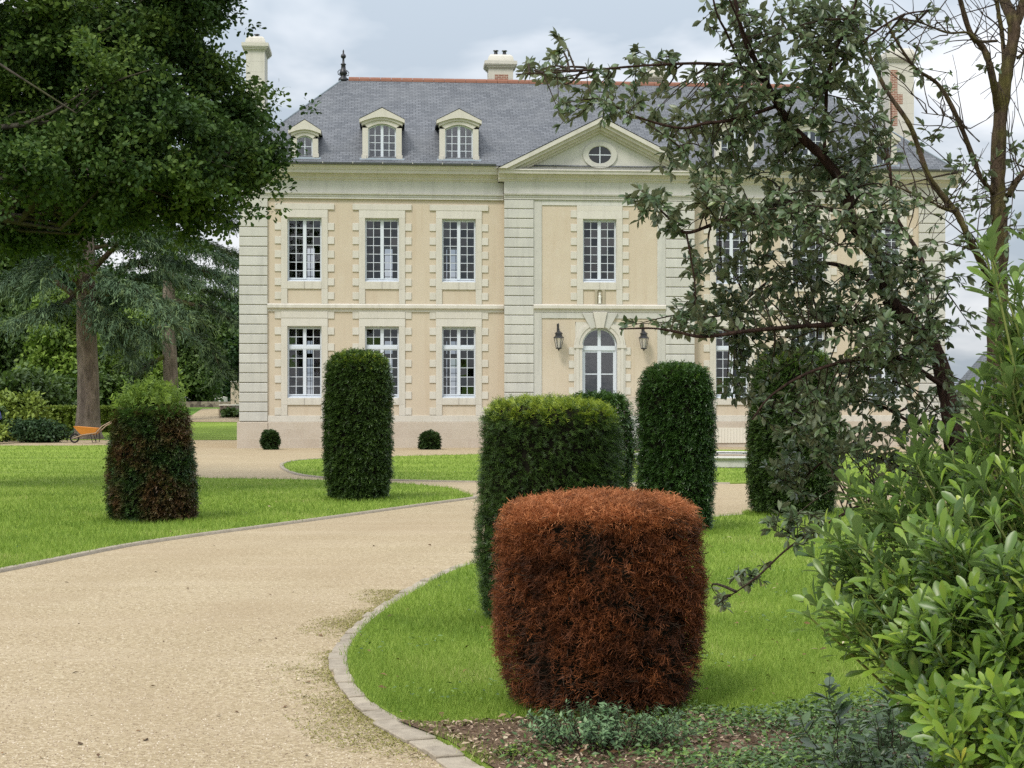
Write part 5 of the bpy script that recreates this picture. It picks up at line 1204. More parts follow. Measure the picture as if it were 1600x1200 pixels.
# orange wheelbarrow by the cedar
t = empty('wheelbarrow', ((139 - 800) / FPX * 64, 64, 0.02), 0, 'orange wheelbarrow with pale wooden handles in front of the cedar trunk', 'wheelbarrow')
mb = MB(); a = [(-0.58, -0.30, 0.70), (0.42, -0.30, 0.62), (0.42, 0.30, 0.62), (-0.58, 0.30, 0.70)]; b = [(-0.30, -0.20, 0.36), (0.30, -0.20, 0.36), (0.30, 0.20, 0.36), (-0.30, 0.20, 0.36)]
inr = [(x * 0.96, y * 0.94, z) for x, y, z in a]; inb = [(x * 0.95, y * 0.93, z + 0.02) for x, y, z in b]
mb.add(a + b + inr + inb, [(4, 7, 6, 5)] + [(i, (i+1) % 4, 4 + (i+1) % 4, 4 + i) for i in range(4)] + [(12, 13, 14, 15)] + [(8 + i, 12 + i, 12 + (i+1) % 4, 8 + (i+1) % 4) for i in range(4)] + [(i, 8 + i, 8 + (i+1) % 4, (i+1) % 4) for i in range(4)])
mb.build('tray', M['orange'], t)
for y in (-0.24, 0.24):
    mb = MB(); mb.tube([(-0.62, y * 0.3, 0.20), (-0.2, y, 0.34), (0.35, y, 0.42), (0.62, y * 1.2, 0.70), (1.05, y * 1.25, 0.93)], 0.022, 7); mb.build('handle', M['wood'], t)
    mb = MB(); mb.tube([(0.12, y, 0.38), (0.22, y * 1.1, 0.03), (0.36, y * 1.1, 0.03), (0.38, y, 0.40)], 0.018, 6); mb.build('leg', M['iron'], t)
mb = MB(); q = np.linspace(0, 2 * math.pi, 25); mb.tube(np.c_[-0.60 + 0.17 * np.cos(q), np.zeros(25), 0.20 + 0.17 * np.sin(q)], 0.035, 8, False); wh = mb.build('wheel', M['rubber'], t, smooth=True)
mb = MB(); mb.tube([(-0.60, -0.06, 0.20), (-0.60, 0.06, 0.20)], 0.04, 10); mb.tube([(-0.60, -0.1, 0.2), (-0.60, 0.1, 0.2)], 0.012, 6); mb.build('hub', M['iron'], wh)

# ------------------------------------------------------------------ leaning grey-green tree (holm oak) at the right
def twig_foliage(rg, root, limbs, blobs, leafT, lsize, mat, twmat, nper, parent, lname='leaves', tname='twigs', spread=1.0, splay=0.75, tl=0.16):
    """limbs: list of point arrays (limb frames); blobs: (centre, radii, number of twigs)"""
    Q = np.concatenate([P[len(P)//6:] for P in limbs]); Tn = np.concatenate([unit(np.gradient(P, axis=0))[len(P)//6:] for P in limbs])
    mb = MB(); p, A, H, tt = [], [], [], []; tips = []
    for c, rad, n in blobs:
        for k in range(n):
            d = unit(rg.normal(size=3)) * rg.random() ** 0.4; e = c + d * rad
            pool = Q if not tips or rg.random() < 0.35 else np.array(tips)
            dist = np.linalg.norm((pool - e) * (1, 0.8, 1), axis=1) * (0.8 + 0.4 * rg.random(len(pool))); i = np.argmin(dist); s = pool[i]
            L = np.linalg.norm(e - s)
            if L < 0.03: continue
            mid = (s + e) / 2 + rg.normal(size=3) * 0.08 * L + np.array([0, 0, 0.06 * L]); f = np.linspace(0, 1, 7)[:, None]
            P = s * (1 - f) ** 2 + mid * 2 * f * (1 - f) + e * f ** 2; r0 = 0.0013 + 0.0045 * min(1, L / 0.5)
            mb.tube(P, np.linspace(r0, 0.0011, 7), 4, False); tips += [P[3], P[5]]
            m = max(4, int(nper * (0.7 + 0.6 * rg.random()))); l0 = max(0.0, 1 - tl * 1.1 / L)
            g = np.r_[l0 + (1 - l0) * np.sort(rg.random(m - 3)), 1, 1, 1]; idx = g * 6; i0 = np.clip(idx.astype(int), 0, 5); fr = (idx - i0)[:, None]
            b = P[i0] * (1 - fr) + P[i0 + 1] * fr; T = unit(P[i0 + 1] - P[i0]); sd = unit(np.cross(T, rg.normal(size=(m, 3))))
            w = np.r_[np.full(m - 3, splay), np.full(3, 0.35)][:, None]
            a = unit(T * (1 - 0.35 * w) + sd * w * 1.2 + rg.normal(size=(m, 3)) * 0.2); p.append(b); A.append(a)
            H.append(unit(np.cross(np.cross(a, [0, 0, 1.0]), a) * 0.8 + T * 0.3 + rg.normal(size=(m, 3)) * 0.5)); tt.append(np.clip(rg.random() * 0.4 + rg.random(m) * 0.6, 0, 1))
    p, A, H, tt = map(np.concatenate, (p, A, H, tt)); sz = lsize * (0.65 + 0.55 * rg.random(len(p)))
    V, F = place(leafT[0], leafT[1], p, A, H, sz); link(lname, npmesh(lname, V, F, mat, np.repeat(tt, len(leafT[0])), True), parent)
    mb.build(tname, twmat, parent); return len(p)
def limb_obj(P, r, mat, parent, name='limb', n=8):
    mb = MB(); r = np.interp(np.linspace(0, 1, len(P)), np.linspace(0, 1, len(r)), r); rgk = np.random.default_rng(len(P)); 
    mb.tube(P, r * (1 + 0.08 * rgk.normal(size=len(P))), n); return mb.build(name, mat, parent, smooth=True)
def holm():
    rg = np.random.default_rng(51); Y = 6.0; base = W(1522, 1285, Y); O = np.array([base[0], Y, 0.04])
    t = empty('leaning_evergreen_tree', tuple(O), 0, 'grey-green small-leaved evergreen tree leaning left across the house front', 'tree')
    K = lambda pts, k=6: catmull([W(x, y, Y + dy) - O for x, y, dy in pts], k)
    trunk = K([(1522,1300,0),(1516,1120,0.02),(1506,950,0),(1500,800,0),(1492,700,-0.02),(1482,620,0),(1462,545,0),(1420,495,-0.05),(1386,460,-0.05)])
    limb_obj(trunk, [0.048, 0.042, 0.040, 0.038, 0.036, 0.034, 0.032, 0.030, 0.027], M['bark_holm'], t, 'trunk', 12)
    L = []
    def add(pts, r): P = K(pts); limb_obj(P, r, M['bark_holm'], t); L.append(P); return P
    add([(1386,460,-0.05),(1380,415,-0.05),(1352,375,-0.1),(1328,335,-0.1),(1324,295,-0.1),(1290,245,-0.15),(1240,195,-0.2),(1212,152,-0.2),(1192,110,-0.2),(1165,60,-0.25),(1150,0,-0.3),(1140,-60,-0.3)], [0.027, 0.025, 0.022, 0.018, 0.013, 0.008, 0.004])
    add([(1200,125,-0.2),(1160,100,-0.25),(1130,95,-0.3),(1080,93,-0.35),(1000,97,-0.4),(930,103,-0.45),(870,107,-0.5),(806,110,-0.5)], [0.009, 0.007, 0.005, 0.0035, 0.002])
    add([(1212,160,-0.2),(1150,180,-0.3),(1100,187,-0.35),(1062,194,-0.4),(1000,178,-0.45),(935,148,-0.5)], [0.008, 0.006, 0.005, 0.003])
    add([(1328,330,-0.1),(1230,308,-0.2),(1150,328,-0.3),(1105,348,-0.35),(1070,357,-0.4),(1045,335,-0.4),(1020,310,-0.4)], [0.009, 0.007, 0.006, 0.003])
    add([(1072,356,-0.4),(1080,400,-0.42),(1086,440,-0.42),(1086,470,-0.42)], [0.004, 0.002])
    add([(1400,478,-0.05),(1330,498,-0.15),(1250,504,-0.25),(1170,511,-0.35),(1100,520,-0.4),(1060,513,-0.4),(1020,507,-0.4),(968,508,-0.45)], [0.011, 0.009, 0.007, 0.005, 0.0025])
    add([(1378,445,-0.05),(1310,408,0.1),(1240,412,0.2),(1180,450,0.3),(1140,490,0.3)], [0.010, 0.007, 0.004])
    add([(1478,600,0),(1400,552,-0.2),(1330,557,-0.35),(1260,578,-0.45),(1205,612,-0.5),(1175,650,-0.5)], [0.011, 0.008, 0.005, 0.003])
    add([(1498,770,0),(1400,722,0.15),(1330,700,0.2),(1280,720,0.2),(1240,760,0.2)], [0.010, 0.006, 0.003])
    add([(1502,830,0),(1430,762,-0.2),(1370,772,-0.3),(1310,802,-0.4),(1235,848,-0.5),(1180,898,-0.55),(1120,938,-0.6)], [0.010, 0.007, 0.004, 0.002])
    add([(1288,240,-0.15),(1290,180,-0.2),(1296,100,-0.3),(1330,20,-0.35),(1350,-50,-0.4)], [0.008, 0.006, 0.003])
    add([(1296,105,-0.3),(1350,57,-0.2),(1405,20,-0.1),(1450,10,0)], [0.005, 0.003])
    add([(1192,110,-0.2),(1160,40,-0.35),(1130,-30,-0.45)], [0.006, 0.003]); add([(1158,98,-0.25),(1135,45,-0.4),(1120,15,-0.5),(1110,-30,-0.5)], [0.005, 0.003])
    add([(1482,640,0),(1450,480,0.25),(1440,400,0.35),(1400,330,0.4),(1390,250,0.4)], [0.014, 0.010, 0.005])
    add([(1495,720,0),(1400,640,0.3),(1320,620,0.35),(1250,650,0.35)], [0.009, 0.006, 0.003])
    spec = [(1240,60,120,75,26),(1140,25,55,50,9),(1330,45,70,60,14),(1200,150,95,60,26),(1125,130,60,38,12),(1290,175,85,75,24),(1180,235,85,50,22),(1112,262,45,32,9),(1275,275,95,60,26),(1362,225,42,45,9),
            (1200,335,95,42,22),(1110,310,50,32,9),(1310,345,75,50,18),(1215,425,95,50,26),(1120,472,75,36,16),(1082,497,45,22,8),(1300,470,95,50,24),(1400,515,90,52,20),(1440,430,70,50,16),(1215,535,90,48,24),(1330,590,90,48,22),
            (1430,610,70,70,20),(1260,640,70,48,18),(1238,720,45,62,16),(1310,690,60,40,13),(1390,690,75,55,16),(1240,818,48,36,10),(1175,895,28,18,4),(1125,935,14,10,2),(1470,500,60,60,10),(1420,560,60,40,8),
            (1010,310,36,26,8),(1050,345,22,20,4),(1060,245,30,20,4),(1085,420,16,45,5),(975,498,14,16,1),(1030,505,20,14,1),(1040,190,45,26,7),(960,165,45,26,6),(880,165,26,22,4),(1000,130,55,30,6),(935,120,40,22,5),(865,112,40,20,5),(825,105,18,15,3),(875,62,10,22,2),(992,75,10,15,2),(1045,85,12,14,2),(1105,190,45,30,8),
            (1400,400,45,40,5),(1350,440,50,40,8),(1165,600,45,36,9),(1500,640,40,60,8),(1480,740,50,50,8),(1290,60,60,60,14),(1260,20,60,40,10),(1350,130,50,50,10),(1390,330,50,50,10),(1240,370,70,40,8),(1350,520,50,50,8),(1180,60,50,40,8),(1170,400,60,40,8),(1330,270,50,40,8)]
    blobs = [(W(x, y, Y + rg.normal() * 0.22 - 0.15) - O, np.array([rx * Y / FPX, 0.16 + 0.08 * rg.random(), ry * Y / FPX]), int(n * 2.55 + 0.5)) for x, y, rx, ry, n in spec]
    k = twig_foliage(rg, base, L, blobs, LF_HOLM, 0.038, M['holm'], M['twig'], 12, t, tl=0.26); print('holm leaves', k)
holm()
def bare_tree():
    rg = np.random.default_rng(52); Y = 8.0; O = np.array([(1546 - 800) / FPX * Y, Y, 0.04])
    t = empty('mossy_bare_tree', tuple(O), 0, 'tall thin mossy-barked tree with mostly bare forked branches at the right edge', 'tree')
    K = lambda pts, k=6: catmull([W(x, y, Y + dy) - O for x, y, dy in pts], k)
    limb_obj(K([(1546,1135,0),(1546,900,0),(1552,640,0),(1560,450,0),(1562,360,0),(1559,290,0),(1562,190,0),(1572,110,0),(1584,50,0),(1581,22,0),(1568,-10,0.1),(1555,-70,0.1)]), [0.062, 0.056, 0.050, 0.046, 0.042, 0.040, 0.037, 0.034, 0.031, 0.026, 0.02], M['bark_moss'], t, 'trunk', 12)
    L = []
    def add(pts, r): P = K(pts); limb_obj(P, r, M['bark_moss'], t); L.append(P)
    add([(1584,40,0),(1596,8,0),(1608,-40,0)], [0.027, 0.02]); add([(1560,172,0),(1550,112,-0.1),(1538,72,-0.1),(1517,47,-0.15),(1502,0,-0.2),(1490,-50,-0.2)], [0.020, 0.017, 0.014, 0.012])
    add([(1570,100,0),(1566,50,0.1),(1558,0,0.15),(1552,-40,0.2)], [0.013, 0.010]); add([(1556,300,0),(1535,275,-0.1),(1522,245,-0.1),(1505,200,-0.15),(1487,160,-0.2),(1465,125,-0.2),(1430,100,-0.25),(1402,60,-0.3),(1380,20,-0.3)], [0.012, 0.013, 0.011, 0.008, 0.004])
    add([(1550,440,0),(1532,402,-0.2),(1512,362,-0.3),(1495,327,-0.3),(1470,297,-0.3),(1450,268,-0.35),(1435,225,-0.35),(1420,187,-0.4),(1385,135,-0.4),(1362,88,-0.4),(1350,55,-0.4),(1335,0,-0.45)], [0.017, 0.018, 0.016, 0.014, 0.012, 0.009, 0.005])
    add([(1492,325,-0.3),(1470,318,-0.4),(1440,302,-0.5),(1400,285,-0.5)], [0.010, 0.007, 0.004]); add([(1575,300,0),(1590,275,0),(1612,250,0)], [0.018, 0.013]); add([(1590,85,0),(1606,70,0.1)], [0.008, 0.006])
    add([(1558,58,-0.1),(1530,58,-0.2),(1512,45,-0.2),(1480,45,-0.3),(1440,30,-0.4),(1405,22,-0.4)], [0.007, 0.006, 0.004]); add([(1530,215,0),(1490,180,-0.3),(1440,170,-0.4)], [0.004, 0.002])
    mb = MB()
    for i in range(120):                       # fine bare twigs
        P0 = L[rg.integers(len(L))]; s = P0[rg.integers(2, len(P0))]; d = unit(rg.normal(size=3) * (1, 0.7, 1) + (-0.3, 0, 0.5)); l = 0.08 + 0.4 * rg.random() ** 1.5
        P = s + d * np.linspace(0, l, 6)[:, None] + np.cumsum(rg.normal(size=(6, 3)) * 0.012, 0); P[0] = s; mb.tube(P, np.linspace(0.004, 0.0015, 6), 4, False)
        if rg.random() < 0.6: q = P[3]; d2 = unit(d + rg.normal(size=3) * 0.6); mb.tube([q, q + d2 * l * 0.5], [0.0022, 0.0012], 4, False)
    mb.build('bare_twigs', M['twig'], t)
    spec = [(1395,55,40,30,6),(1440,30,40,25,5),(1480,120,30,30,4),(1430,110,30,25,4),(1500,260,50,40,7),(1440,210,45,30,5),(1540,330,40,40,7),(1575,240,30,40,4),(1480,310,35,30,5),(1590,190,15,40,3),(1400,290,40,25,5),(1520,100,30,30,2),(1480,370,50,40,8),(1585,350,20,40,4),(1465,60,30,20,3),(1545,440,40,40,6)]
    blobs = [(W(x, y, Y - 0.15 + rg.normal() * 0.2) - O, np.array([rx * Y / FPX, 0.2, ry * Y / FPX]), int(n * 1.3)) for x, y, rx, ry, n in spec]
    twig_foliage(rg, None, L, blobs, LF_HOLM, 0.048, M['holm'], M['twig'], 7, t)
bare_tree()

# lime-green broad-leaved shrub, lower right
def pitto():
    rg = np.random.default_rng(53); O = np.array([2.0, 4.9, 0.04])
    t = empty('glossy_shrub', tuple(O), 0, 'bright lime-green glossy shrub filling the lower right corner', 'shrub')
    spec = [(1320,870,55,45,4.9,16),(1405,800,75,60,5.2,26),(1335,950,70,40,4.7,16),(1420,915,95,70,4.8,34),(1480,735,60,70,5.3,20),(1545,800,65,80,4.9,30),(1560,660,50,80,5.1,20),(1572,520,38,80,5.1,13),(1558,400,24,44,5.0,4),
            (1500,1000,85,70,4.3,28),(1560,930,60,90,4.4,28),(1480,1085,80,55,4.2,22),(1565,1110,60,80,4.0,22),(1400,1030,60,45,4.5,12),(1595,420,14,50,5.2,4),(1640,700,60,160,4.9,20),(1650,1000,60,160,4.3,16),(1600,600,40,90,5.0,12),(1445,690,30,30,5.5,5),(1520,1160,90,50,3.9,18),(1350,770,30,20,5.3,4),(1500,860,80,70,4.6,20)]
    mb = MB(); p, A, H, tt, sz = [], [], [], [], []
    for x, y, rx, ry, Yb, n in spec:
        c = W(x, y, Yb); rad = np.array([rx * Yb / FPX, 0.22, ry * Yb / FPX])
        for k in range(int(n * 1.15)):
            e = c + unit(rg.normal(size=3)) * rg.random() ** 0.35 * rad - O
            b0 = np.array([rg.normal() * 0.12, rg.normal() * 0.12, 0.0]); b0[2] = 0
            fork = b0 * 0.3 + e * 0.55 + np.array([0.1, 0, 0.05]) * rg.normal() + (0, 0, 0.12)
            f = np.linspace(0, 1, 8)[:, None]; P = b0 * (1 - f) ** 2 + fork * 2 * f * (1 - f) + e * f ** 2
            if rg.random() < 0.55: mb.tube(P, np.linspace(0.010, 0.0028, 8), 5, False)
            else: mb.tube(P[4:], np.linspace(0.005, 0.0028, 4), 5, False)
            T0 = unit(P[-1] - P[-3]); T0 = unit(T0 + np.array([0, 0, 0.35])); big = 0.8 + 0.45 * rg.random(); young = rg.random()
            m = int(12 + 9 * rg.random()); g = np.r_[np.linspace(0, 0.16, m - 7) + 0.02, np.zeros(7)]; ang = np.arange(m) * 2.4 + rg.random() * 6
            u = unit(np.cross(T0, rg.normal(size=3))); v = np.cross(T0, u); rad_ = np.cos(ang)[:, None] * u + np.sin(ang)[:, None] * v
            op = np.r_[np.full(m - 7, 0.74), np.linspace(0.66, 0.2, 7)][:, None] + rg.normal(size=(m, 1)) * 0.1
            bpos = P[-1] - T0 * g[:, None]; a = unit(T0 * (1.05 - op * 0.55) + rad_ * op)
            p.append(bpos); A.append(a); H.append(unit(T0 * 0.6 - rad_ * 0.6 + np.array([0, 0, 0.35]) + rg.normal(size=(m, 3)) * 0.35)); sz.append(0.084 * big * (0.55 + 0.7 * rg.random(m)) * np.r_[np.ones(m - 4), np.linspace(0.9, 0.6, 4)])
            tt.append(np.clip(0.15 + 0.4 * young + 0.35 * rg.random(m) + np.r_[np.full(m - 5, -0.12), np.full(5, 0.12)], 0, 1))
    p, A, H, tt, sz = map(np.concatenate, (p, A, H, tt, sz)); V, F = place(LF_PITTO[0], LF_PITTO[1], p, A, H, sz)
    link('leaves', npmesh('leaves', V, F, M['pitto'], np.repeat(tt, len(LF_PITTO[0])), True), t); mb.build('stems', M['green_stem'], t); print('shrub leaves', len(p))
pitto()

# ------------------------------------------------------------------ small plants and bits on the ground
def small_plant(name, label, x, y, w, d, h, n, nl, lsize, mat, seed, T=LF_SM, lean=0.5, cat='plant', stem=M['twig'], group=None):
    rg = np.random.default_rng(seed); t = empty(name, (x, y, 0.045), 0, label, cat, group); mb = MB(); p, A, H = [], [], []
    for i in range(n):
        q = rg.random() * 6.28; r = rg.random() ** 0.6; b = np.array([0.4 * w * r * math.cos(q), 0.4 * d * r * math.sin(q), 0]); e = b + np.array([lean * w * 0.5 * math.cos(q) * r, lean * d * 0.5 * math.sin(q) * r, h * (0.5 + 0.5 * rg.random()) * (1 - 0.35 * r)])
        P = wavy(b, e, rg, 6, 0.05); mb.tube(P, np.linspace(0.0035, 0.0012, 6), 4, False)
        g = 0.25 + 0.75 * rg.random(nl); ix = g * 5; i0 = np.clip(ix.astype(int), 0, 4); fr = (ix - i0)[:, None]; c = P[i0] * (1 - fr) + P[i0 + 1] * fr; tn = unit(P[i0 + 1] - P[i0])
        sd = unit(np.cross(tn, rg.normal(size=(nl, 3)))); p.append(c); A.append(unit(sd + tn * 0.5)); H.append(unit(tn + np.array([0, 0, 0.6]) + rg.normal(size=(nl, 3)) * 0.3))
    p, A, H = map(np.concatenate, (p, A, H)); V, F = place(T[0], T[1], p, A, H, lsize * (0.6 + 0.7 * rg.random(len(p))))
    link('leaves', npmesh('leaves', V, F, mat, np.repeat(rg.random(len(p)), len(T[0]))), t); mb.build('stems', stem, t); return t
small_plant('silvery_shrublet', 'low silvery-green shrublet spreading at the foot of the brown topiary', *G(945, 1172), 0.75, 0.40, 0.24, 110, 24, 0.028, M['sage'], 61)
small_plant('dark_sapling', 'small dark-leaved sapling with upright stems at the lawn edge, below the lime-green shrub', (1345 - 800) / FPX * 6.6, 6.6, 0.42, 0.30, 0.66, 6, 16, 0.085, M['sapling'], 62, LF_HOLM)
small_plant('dark_sapling', 'low dense dark plant between the sapling and the lime-green shrub', (1420 - 800) / FPX * 6.2, 6.2, 0.6, 0.4, 0.42, 40, 16, 0.055, M['sapling'], 63, LF_HOLM)
small_plant('weed', 'little pale green weed at the corner of the bed by the kerb', *G(800, 1190), 0.16, 0.12, 0.07, 16, 7, 0.022, M['tree_light'], 64)
rg = np.random.default_rng(9)
def scatter(n, poly, yr=None, fn=None):
    P = np.array(poly); lo, hi = P[:, :2].min(0), P[:, :2].max(0); x = lo[0] + (hi[0] - lo[0]) * rg.random(n); y = lo[1] + (hi[1] - lo[1]) * rg.random(n)
    k = inpoly(x, y, [tuple(q[:2]) for q in poly]); return x[k], y[k]
BEDV = [p for p in BEDc if p[1] > 5.5] + [(3.4, 5.6), (0.42, 5.7)]
BEDV = [G(620,1130), G(700,1133), G(800,1128), G(920,1114), G(1080,1110), G(1180,1124), G(1300,1120), G(1400,1092), (4.0, 8.4), (4.0, 5.8), (0.42, 5.8), G(765,1200), G(700,1160)]
x, y = scatter(16000, BEDV); n = len(x)
V, F = place(LF_SM[0], LF_SM[1], np.c_[x, y, 0.037 + 0.015 * rg.random(n)], unit(rg.normal(size=(n, 3)) * (1, 1, 0.25)), unit(rg.normal(size=(n, 3)) * 0.4 + (0, 0, 1)), 0.014 + 0.03 * rg.random(n) ** 2)
setp(link('mulch', npmesh('mulch', V, F, M['mulch'], np.repeat(rg.random(n), len(LF_SM[0])))), 'brown wood-chip mulch and dead leaves on the bed', 'mulch', kind='stuff')
# ground cover creeping over the bed, thicker to the right
x, y = scatter(60000, BEDV); px = x / y * FPX + 800; ny = np.sin(x * 5.1 + 1.3 * np.sin(y * 4)) + np.sin(y * 6.3 + x * 2.7) * 0.8
dens = np.clip((px - 980) / 160, 0, 1) * 0.85 + 0.2 * np.clip((px - 740) / 100, 0, 1); k = rg.random(len(x)) < dens * np.clip(0.75 + 0.45 * ny, 0.05, 1); x, y, px = x[k], y[k], px[k]; n = len(x)
hgt = 0.05 + 0.11 * np.clip((px - 1150) / 250, 0, 1)
V, F = place(LF_SM[0], LF_SM[1], np.c_[x, y, 0.035 + hgt * rg.random(n)], unit(rg.normal(size=(n, 3)) * (1, 1, 0.35)), unit(rg.normal(size=(n, 3)) * 0.45 + (0, -0.2, 1)), 0.018 + 0.022 * rg.random(n))
setp(link('ground_cover', npmesh('ground_cover', V, F, M['cover'], np.repeat(rg.random(n), len(LF_SM[0])))), 'low leafy ground cover creeping over the mulched bed', 'ground cover', kind='stuff')
# moss creeping on the gravel along the kerb
Pm = resample(KOc[8:110], 4000); Tm = unit(np.gradient(Pm, axis=0)); Nm = np.stack([-Tm[:, 1], Tm[:, 0]], 1); i = rg.integers(0, 4000, 150000)
s = Nm[i] * (KOc[30] - KIc[30] @ np.eye(2))[0] * 0; out = np.where((Nm[i] * (Pm[i] - np.array([3.0, 9.0]))).sum(1, keepdims=True) > 0, 1, -1) * Nm[i]
dd = rg.random(150000) ** 1.6 * 0.42; q = Pm[i] + out * dd[:, None]
mk = np.sin(q[:, 0] * 3.1 + 2.2 * np.sin(q[:, 1] * 1.4)) + 0.8 * np.sin(q[:, 1] * 3.3 + 1) + 0.5 * np.sin(q[:, 0] * 11 + q[:, 1] * 9) + 0.35 * np.sin(q[:, 0] * 31 - q[:, 1] * 27)
k = (mk > -0.5 + dd * 6.0 + rg.normal(size=150000) * 0.7) & (q[:, 1] > 6.2) & (rg.random(150000) < 0.3) & (q[:, 1] < 17); q = q[k]; n = len(q)
V, F = place(LF_SM[0], LF_SM[1], np.c_[q, np.full(n, 0.006) + 0.006 * rg.random(n)], unit(rg.normal(size=(n, 3)) * (1, 1, 0.4)), unit(rg.normal(size=(n, 3)) * 0.4 + (0, 0, 1)), 0.006 + 0.010 * rg.random(n))
setp(link('moss', npmesh('moss', V, F, M['moss'], np.repeat(rg.random(n), len(LF_SM[0])))), 'yellow-green moss creeping over the gravel along the kerb', 'moss', kind='stuff')
# grass blades
TOPI = [(0.486, 8.30, 0.40), (0.25, 11.55, 0.42), (1.39, 24.4, 0.3), (2.08, 19.6, 0.42), (4.12, 22.6, 0.5), (-2.62, 26.1, 0.4), (-5.0, 21.4, 0.55)]
def blades(poly, y0, y1, n, hmin, hmax, w0):
    u = rg.random(n); y = 1 / (1 / y0 + u * (1 / y1 - 1 / y0)); x = (rg.random(n) * 1.25 - 0.625) * y * 1600 / FPX
    y = y + 0; jx = x + rg.normal(size=n) * 0.022; jy = y + rg.normal(size=n) * 0.022; k = inpoly(jx, jy, poly) & ~inpoly(x + rg.normal(size=n) * 0.07, y + rg.normal(size=n) * 0.07, BEDV)
    for cx_, cy_, r in TOPI: k &= (x - cx_) ** 2 + (y - cy_) ** 2 > r * r
    x, y = x[k], y[k]; n = len(x); sc = np.maximum(1, y / 9) ** 0.9
    h = (hmin + (hmax - hmin) * rg.random(n)) * np.minimum(sc, 1.8); w = w0 * sc * (0.7 + 0.6 * rg.random(n)); q = rg.random(n) * 6.28; ln = h * (0.2 + 0.7 * rg.random(n)); q2 = rg.random(n) * 6.28
    B = np.c_[x, y, np.full(n, 0.023)]; D = np.c_[np.cos(q) * w, np.sin(q) * w, np.zeros(n)]; T = B + np.c_[np.cos(q2) * ln, np.sin(q2) * ln, h]
    V = np.stack([B - D, B + D, T], 1).reshape(-1, 3); F = np.arange(3 * n).reshape(-1, 3)
    pt = 0.5 + 0.10 * np.sin(y * 2.1 + 0.25 * x) + 0.22 * np.sin(x * 2.3 + 1.7 * np.sin(y * 1.1)) * np.sin(y * 1.9 + 0.8 * np.sin(x * 1.7)) + 0.10 * np.sin(x * 7.3) * np.sin(y * 6.1 + x)
    return V, F, np.repeat(np.clip(pt * 0.8 + (rg.random(n) - 0.45) * 0.7, 0, 1), 3)
def grass_obj(sets, label):
    Vs, Fs, Ts = [], [], []; o = 0
    for V, F, T in sets: Vs.append(V); Fs.append(F + o); Ts.append(T); o += len(V)
    setp(link('grass', npmesh('grass', np.concatenate(Vs), np.concatenate(Fs), M['grass'], np.concatenate(Ts))), label, 'grass', kind='stuff')
grass_obj([blades(LAWN_A, 6.9, 13, 330000, 0.022, 0.05, 0.0019), blades(LAWN_A, 13, 26, 160000, 0.022, 0.045, 0.0022)], 'short mown grass blades of the lawn beside the drive bend')
grass_obj([blades(LAWN_C, 13, 30, 260000, 0.022, 0.045, 0.0022), blades(LAWN_C, 30, 62, 90000, 0.02, 0.04, 0.0022)], 'short mown grass blades of the wide left lawn')
grass_obj([blades(LAWN_B, 32, 50, 60000, 0.02, 0.04, 0.0022)], 'short mown grass blades of the oval lawn')
# taller uncut tufts round the feet of the topiaries
Vs, Fs, Ts, o = [], [], [], 0
for cx_, cy_, r in TOPI:
    n = 1500; q = rg.random(n) * 6.28; rr = r * (0.95 + 0.5 * rg.random(n)); x, y = cx_ + rr * np.cos(q), cy_ + rr * np.sin(q); sc = max(1, cy_ / 10); h = (0.03 + 0.06 * rg.random(n)); w = 0.0022 * sc; q2 = rg.random(n) * 6.28
    B = np.c_[x, y, np.full(n, 0.023)]; D = np.c_[np.cos(q) * w, np.sin(q) * w, np.zeros(n)]; T = B + np.c_[np.cos(q2) * h * 0.5, np.sin(q2) * h * 0.5, h]
    Vs.append(np.stack([B - D, B + D, T], 1).reshape(-1, 3)); Fs.append(np.arange(3 * n).reshape(-1, 3) + o); Ts.append(np.repeat(rg.random(n) * 0.7, 3)); o += 3 * n
setp(link('grass', npmesh('grass', np.concatenate(Vs), np.concatenate(Fs), M['grass'], np.concatenate(Ts))), 'taller uncut grass tufts round the feet of the topiaries', 'grass', kind='stuff')
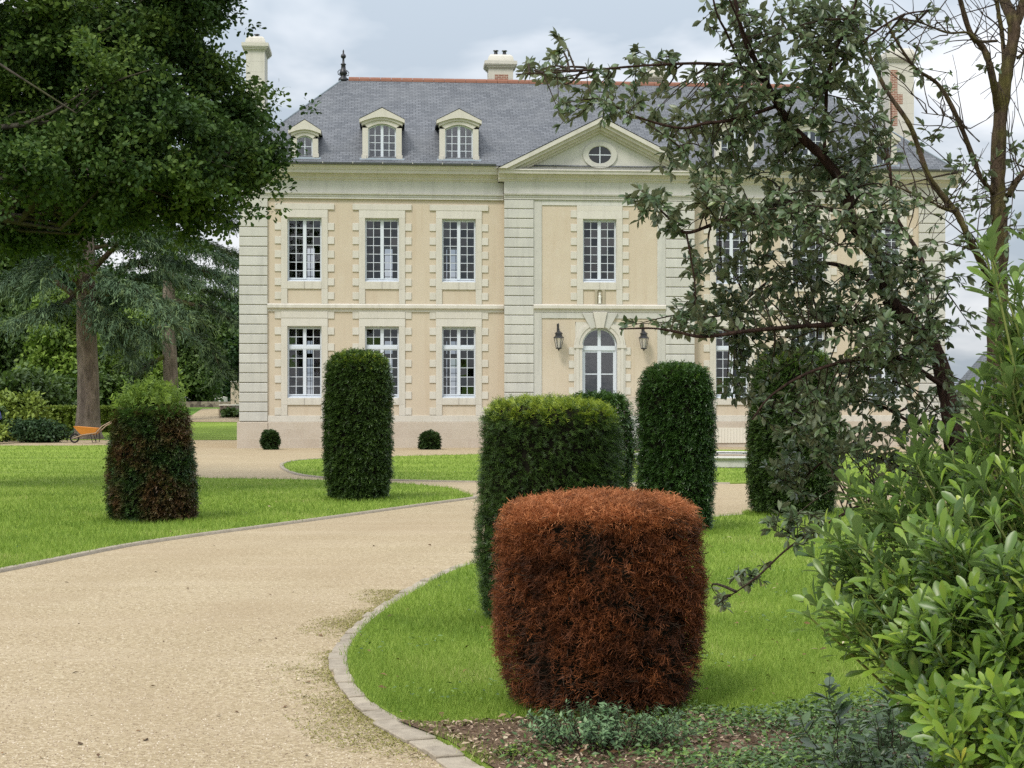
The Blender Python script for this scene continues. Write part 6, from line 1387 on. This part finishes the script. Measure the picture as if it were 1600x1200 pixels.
# clover and broad-leaved weeds in the turf
n = 9000; y = 1 / (1 / 6.9 + rg.random(n) * (1 / 24 - 1 / 6.9)); x = (rg.random(n) - 0.5) * y * 0.8; cl = np.sin(x * 2.9 + 2 * np.sin(y * 1.7)) + np.sin(y * 3.7 - x * 1.3); k = (inpoly(x, y, LAWN_A) | inpoly(x, y, LAWN_C)) & ~inpoly(x, y, BEDV) & (cl > 0.7); x, y = x[k], y[k]; n = len(x)
V, F = place(LF_SM[0], LF_SM[1], np.c_[x, y, np.full(n, 0.045) + 0.02 * rg.random(n)], unit(rg.normal(size=(n, 3)) * (1, 1, 0.2)), unit(rg.normal(size=(n, 3)) * 0.35 + (0, 0, 1)), 0.018 + 0.02 * rg.random(n))
setp(link('weeds', npmesh('weeds', V, F, M['cover'], np.repeat(rg.random(n), len(LF_SM[0])))), 'clover and small broad-leaved weeds in the turf', 'weeds', kind='stuff')
# fallen leaves and twigs lying on the drive and lawns
n = 420; y = 1 / (1 / 6.9 + rg.random(n) * (1 / 30 - 1 / 6.9)); x = (rg.random(n) - 0.5) * y * 0.7; onl = inpoly(x, y, LAWN_A) | inpoly(x, y, LAWN_C); keep = onl | (rg.random(n) < 0.45); x, y, onl = x[keep], y[keep], onl[keep]; n = len(x)
V, F = place(LF_SM[0], LF_SM[1], np.c_[x, y, np.where(onl, 0.055, 0.012)], unit(rg.normal(size=(n, 3)) * (1, 1, 0.15)), unit(rg.normal(size=(n, 3)) * 0.35 + (0, 0, 1)), 0.025 + 0.035 * rg.random(n))
setp(link('fallen_leaves', npmesh('fallen_leaves', V, F, M['litter'], np.repeat(rg.random(n), len(LF_SM[0])))), 'dry brown leaves scattered over drive and lawns', 'fallen leaves', kind='stuff')
# loose grains on the drive
n = 60000; y = 1 / (1 / 6.8 + rg.random(n) * (1 / 16 - 1 / 6.8)); x = (rg.random(n) - 0.55) * y * 0.75; k = ~(inpoly(x, y, LAWN_A) | inpoly(x, y, LAWN_C)); x, y = x[k], y[k]; n = len(x)
T = np.array([(-.5, 0, 0), (0, -.5, 0), (.5, 0, 0), (0, .5, 0), (0, 0, .45)]); Fq = np.array([(0, 1, 4), (1, 2, 4), (2, 3, 4), (3, 0, 4)])
V, F = place(T, Fq, np.c_[x, y, np.full(n, 0.003)], unit(rg.normal(size=(n, 3)) * (1, 1, 0.05)), unit(rg.normal(size=(n, 3)) * 0.1 + (0, 0, 1)), 0.005 + 0.010 * rg.random(n) ** 2)
setp(link('gravel', npmesh('gravel', V, F, M['pebble'], np.repeat(rg.random(n), 5))), 'loose sandy grains lying on the drive', 'gravel', kind='stuff')
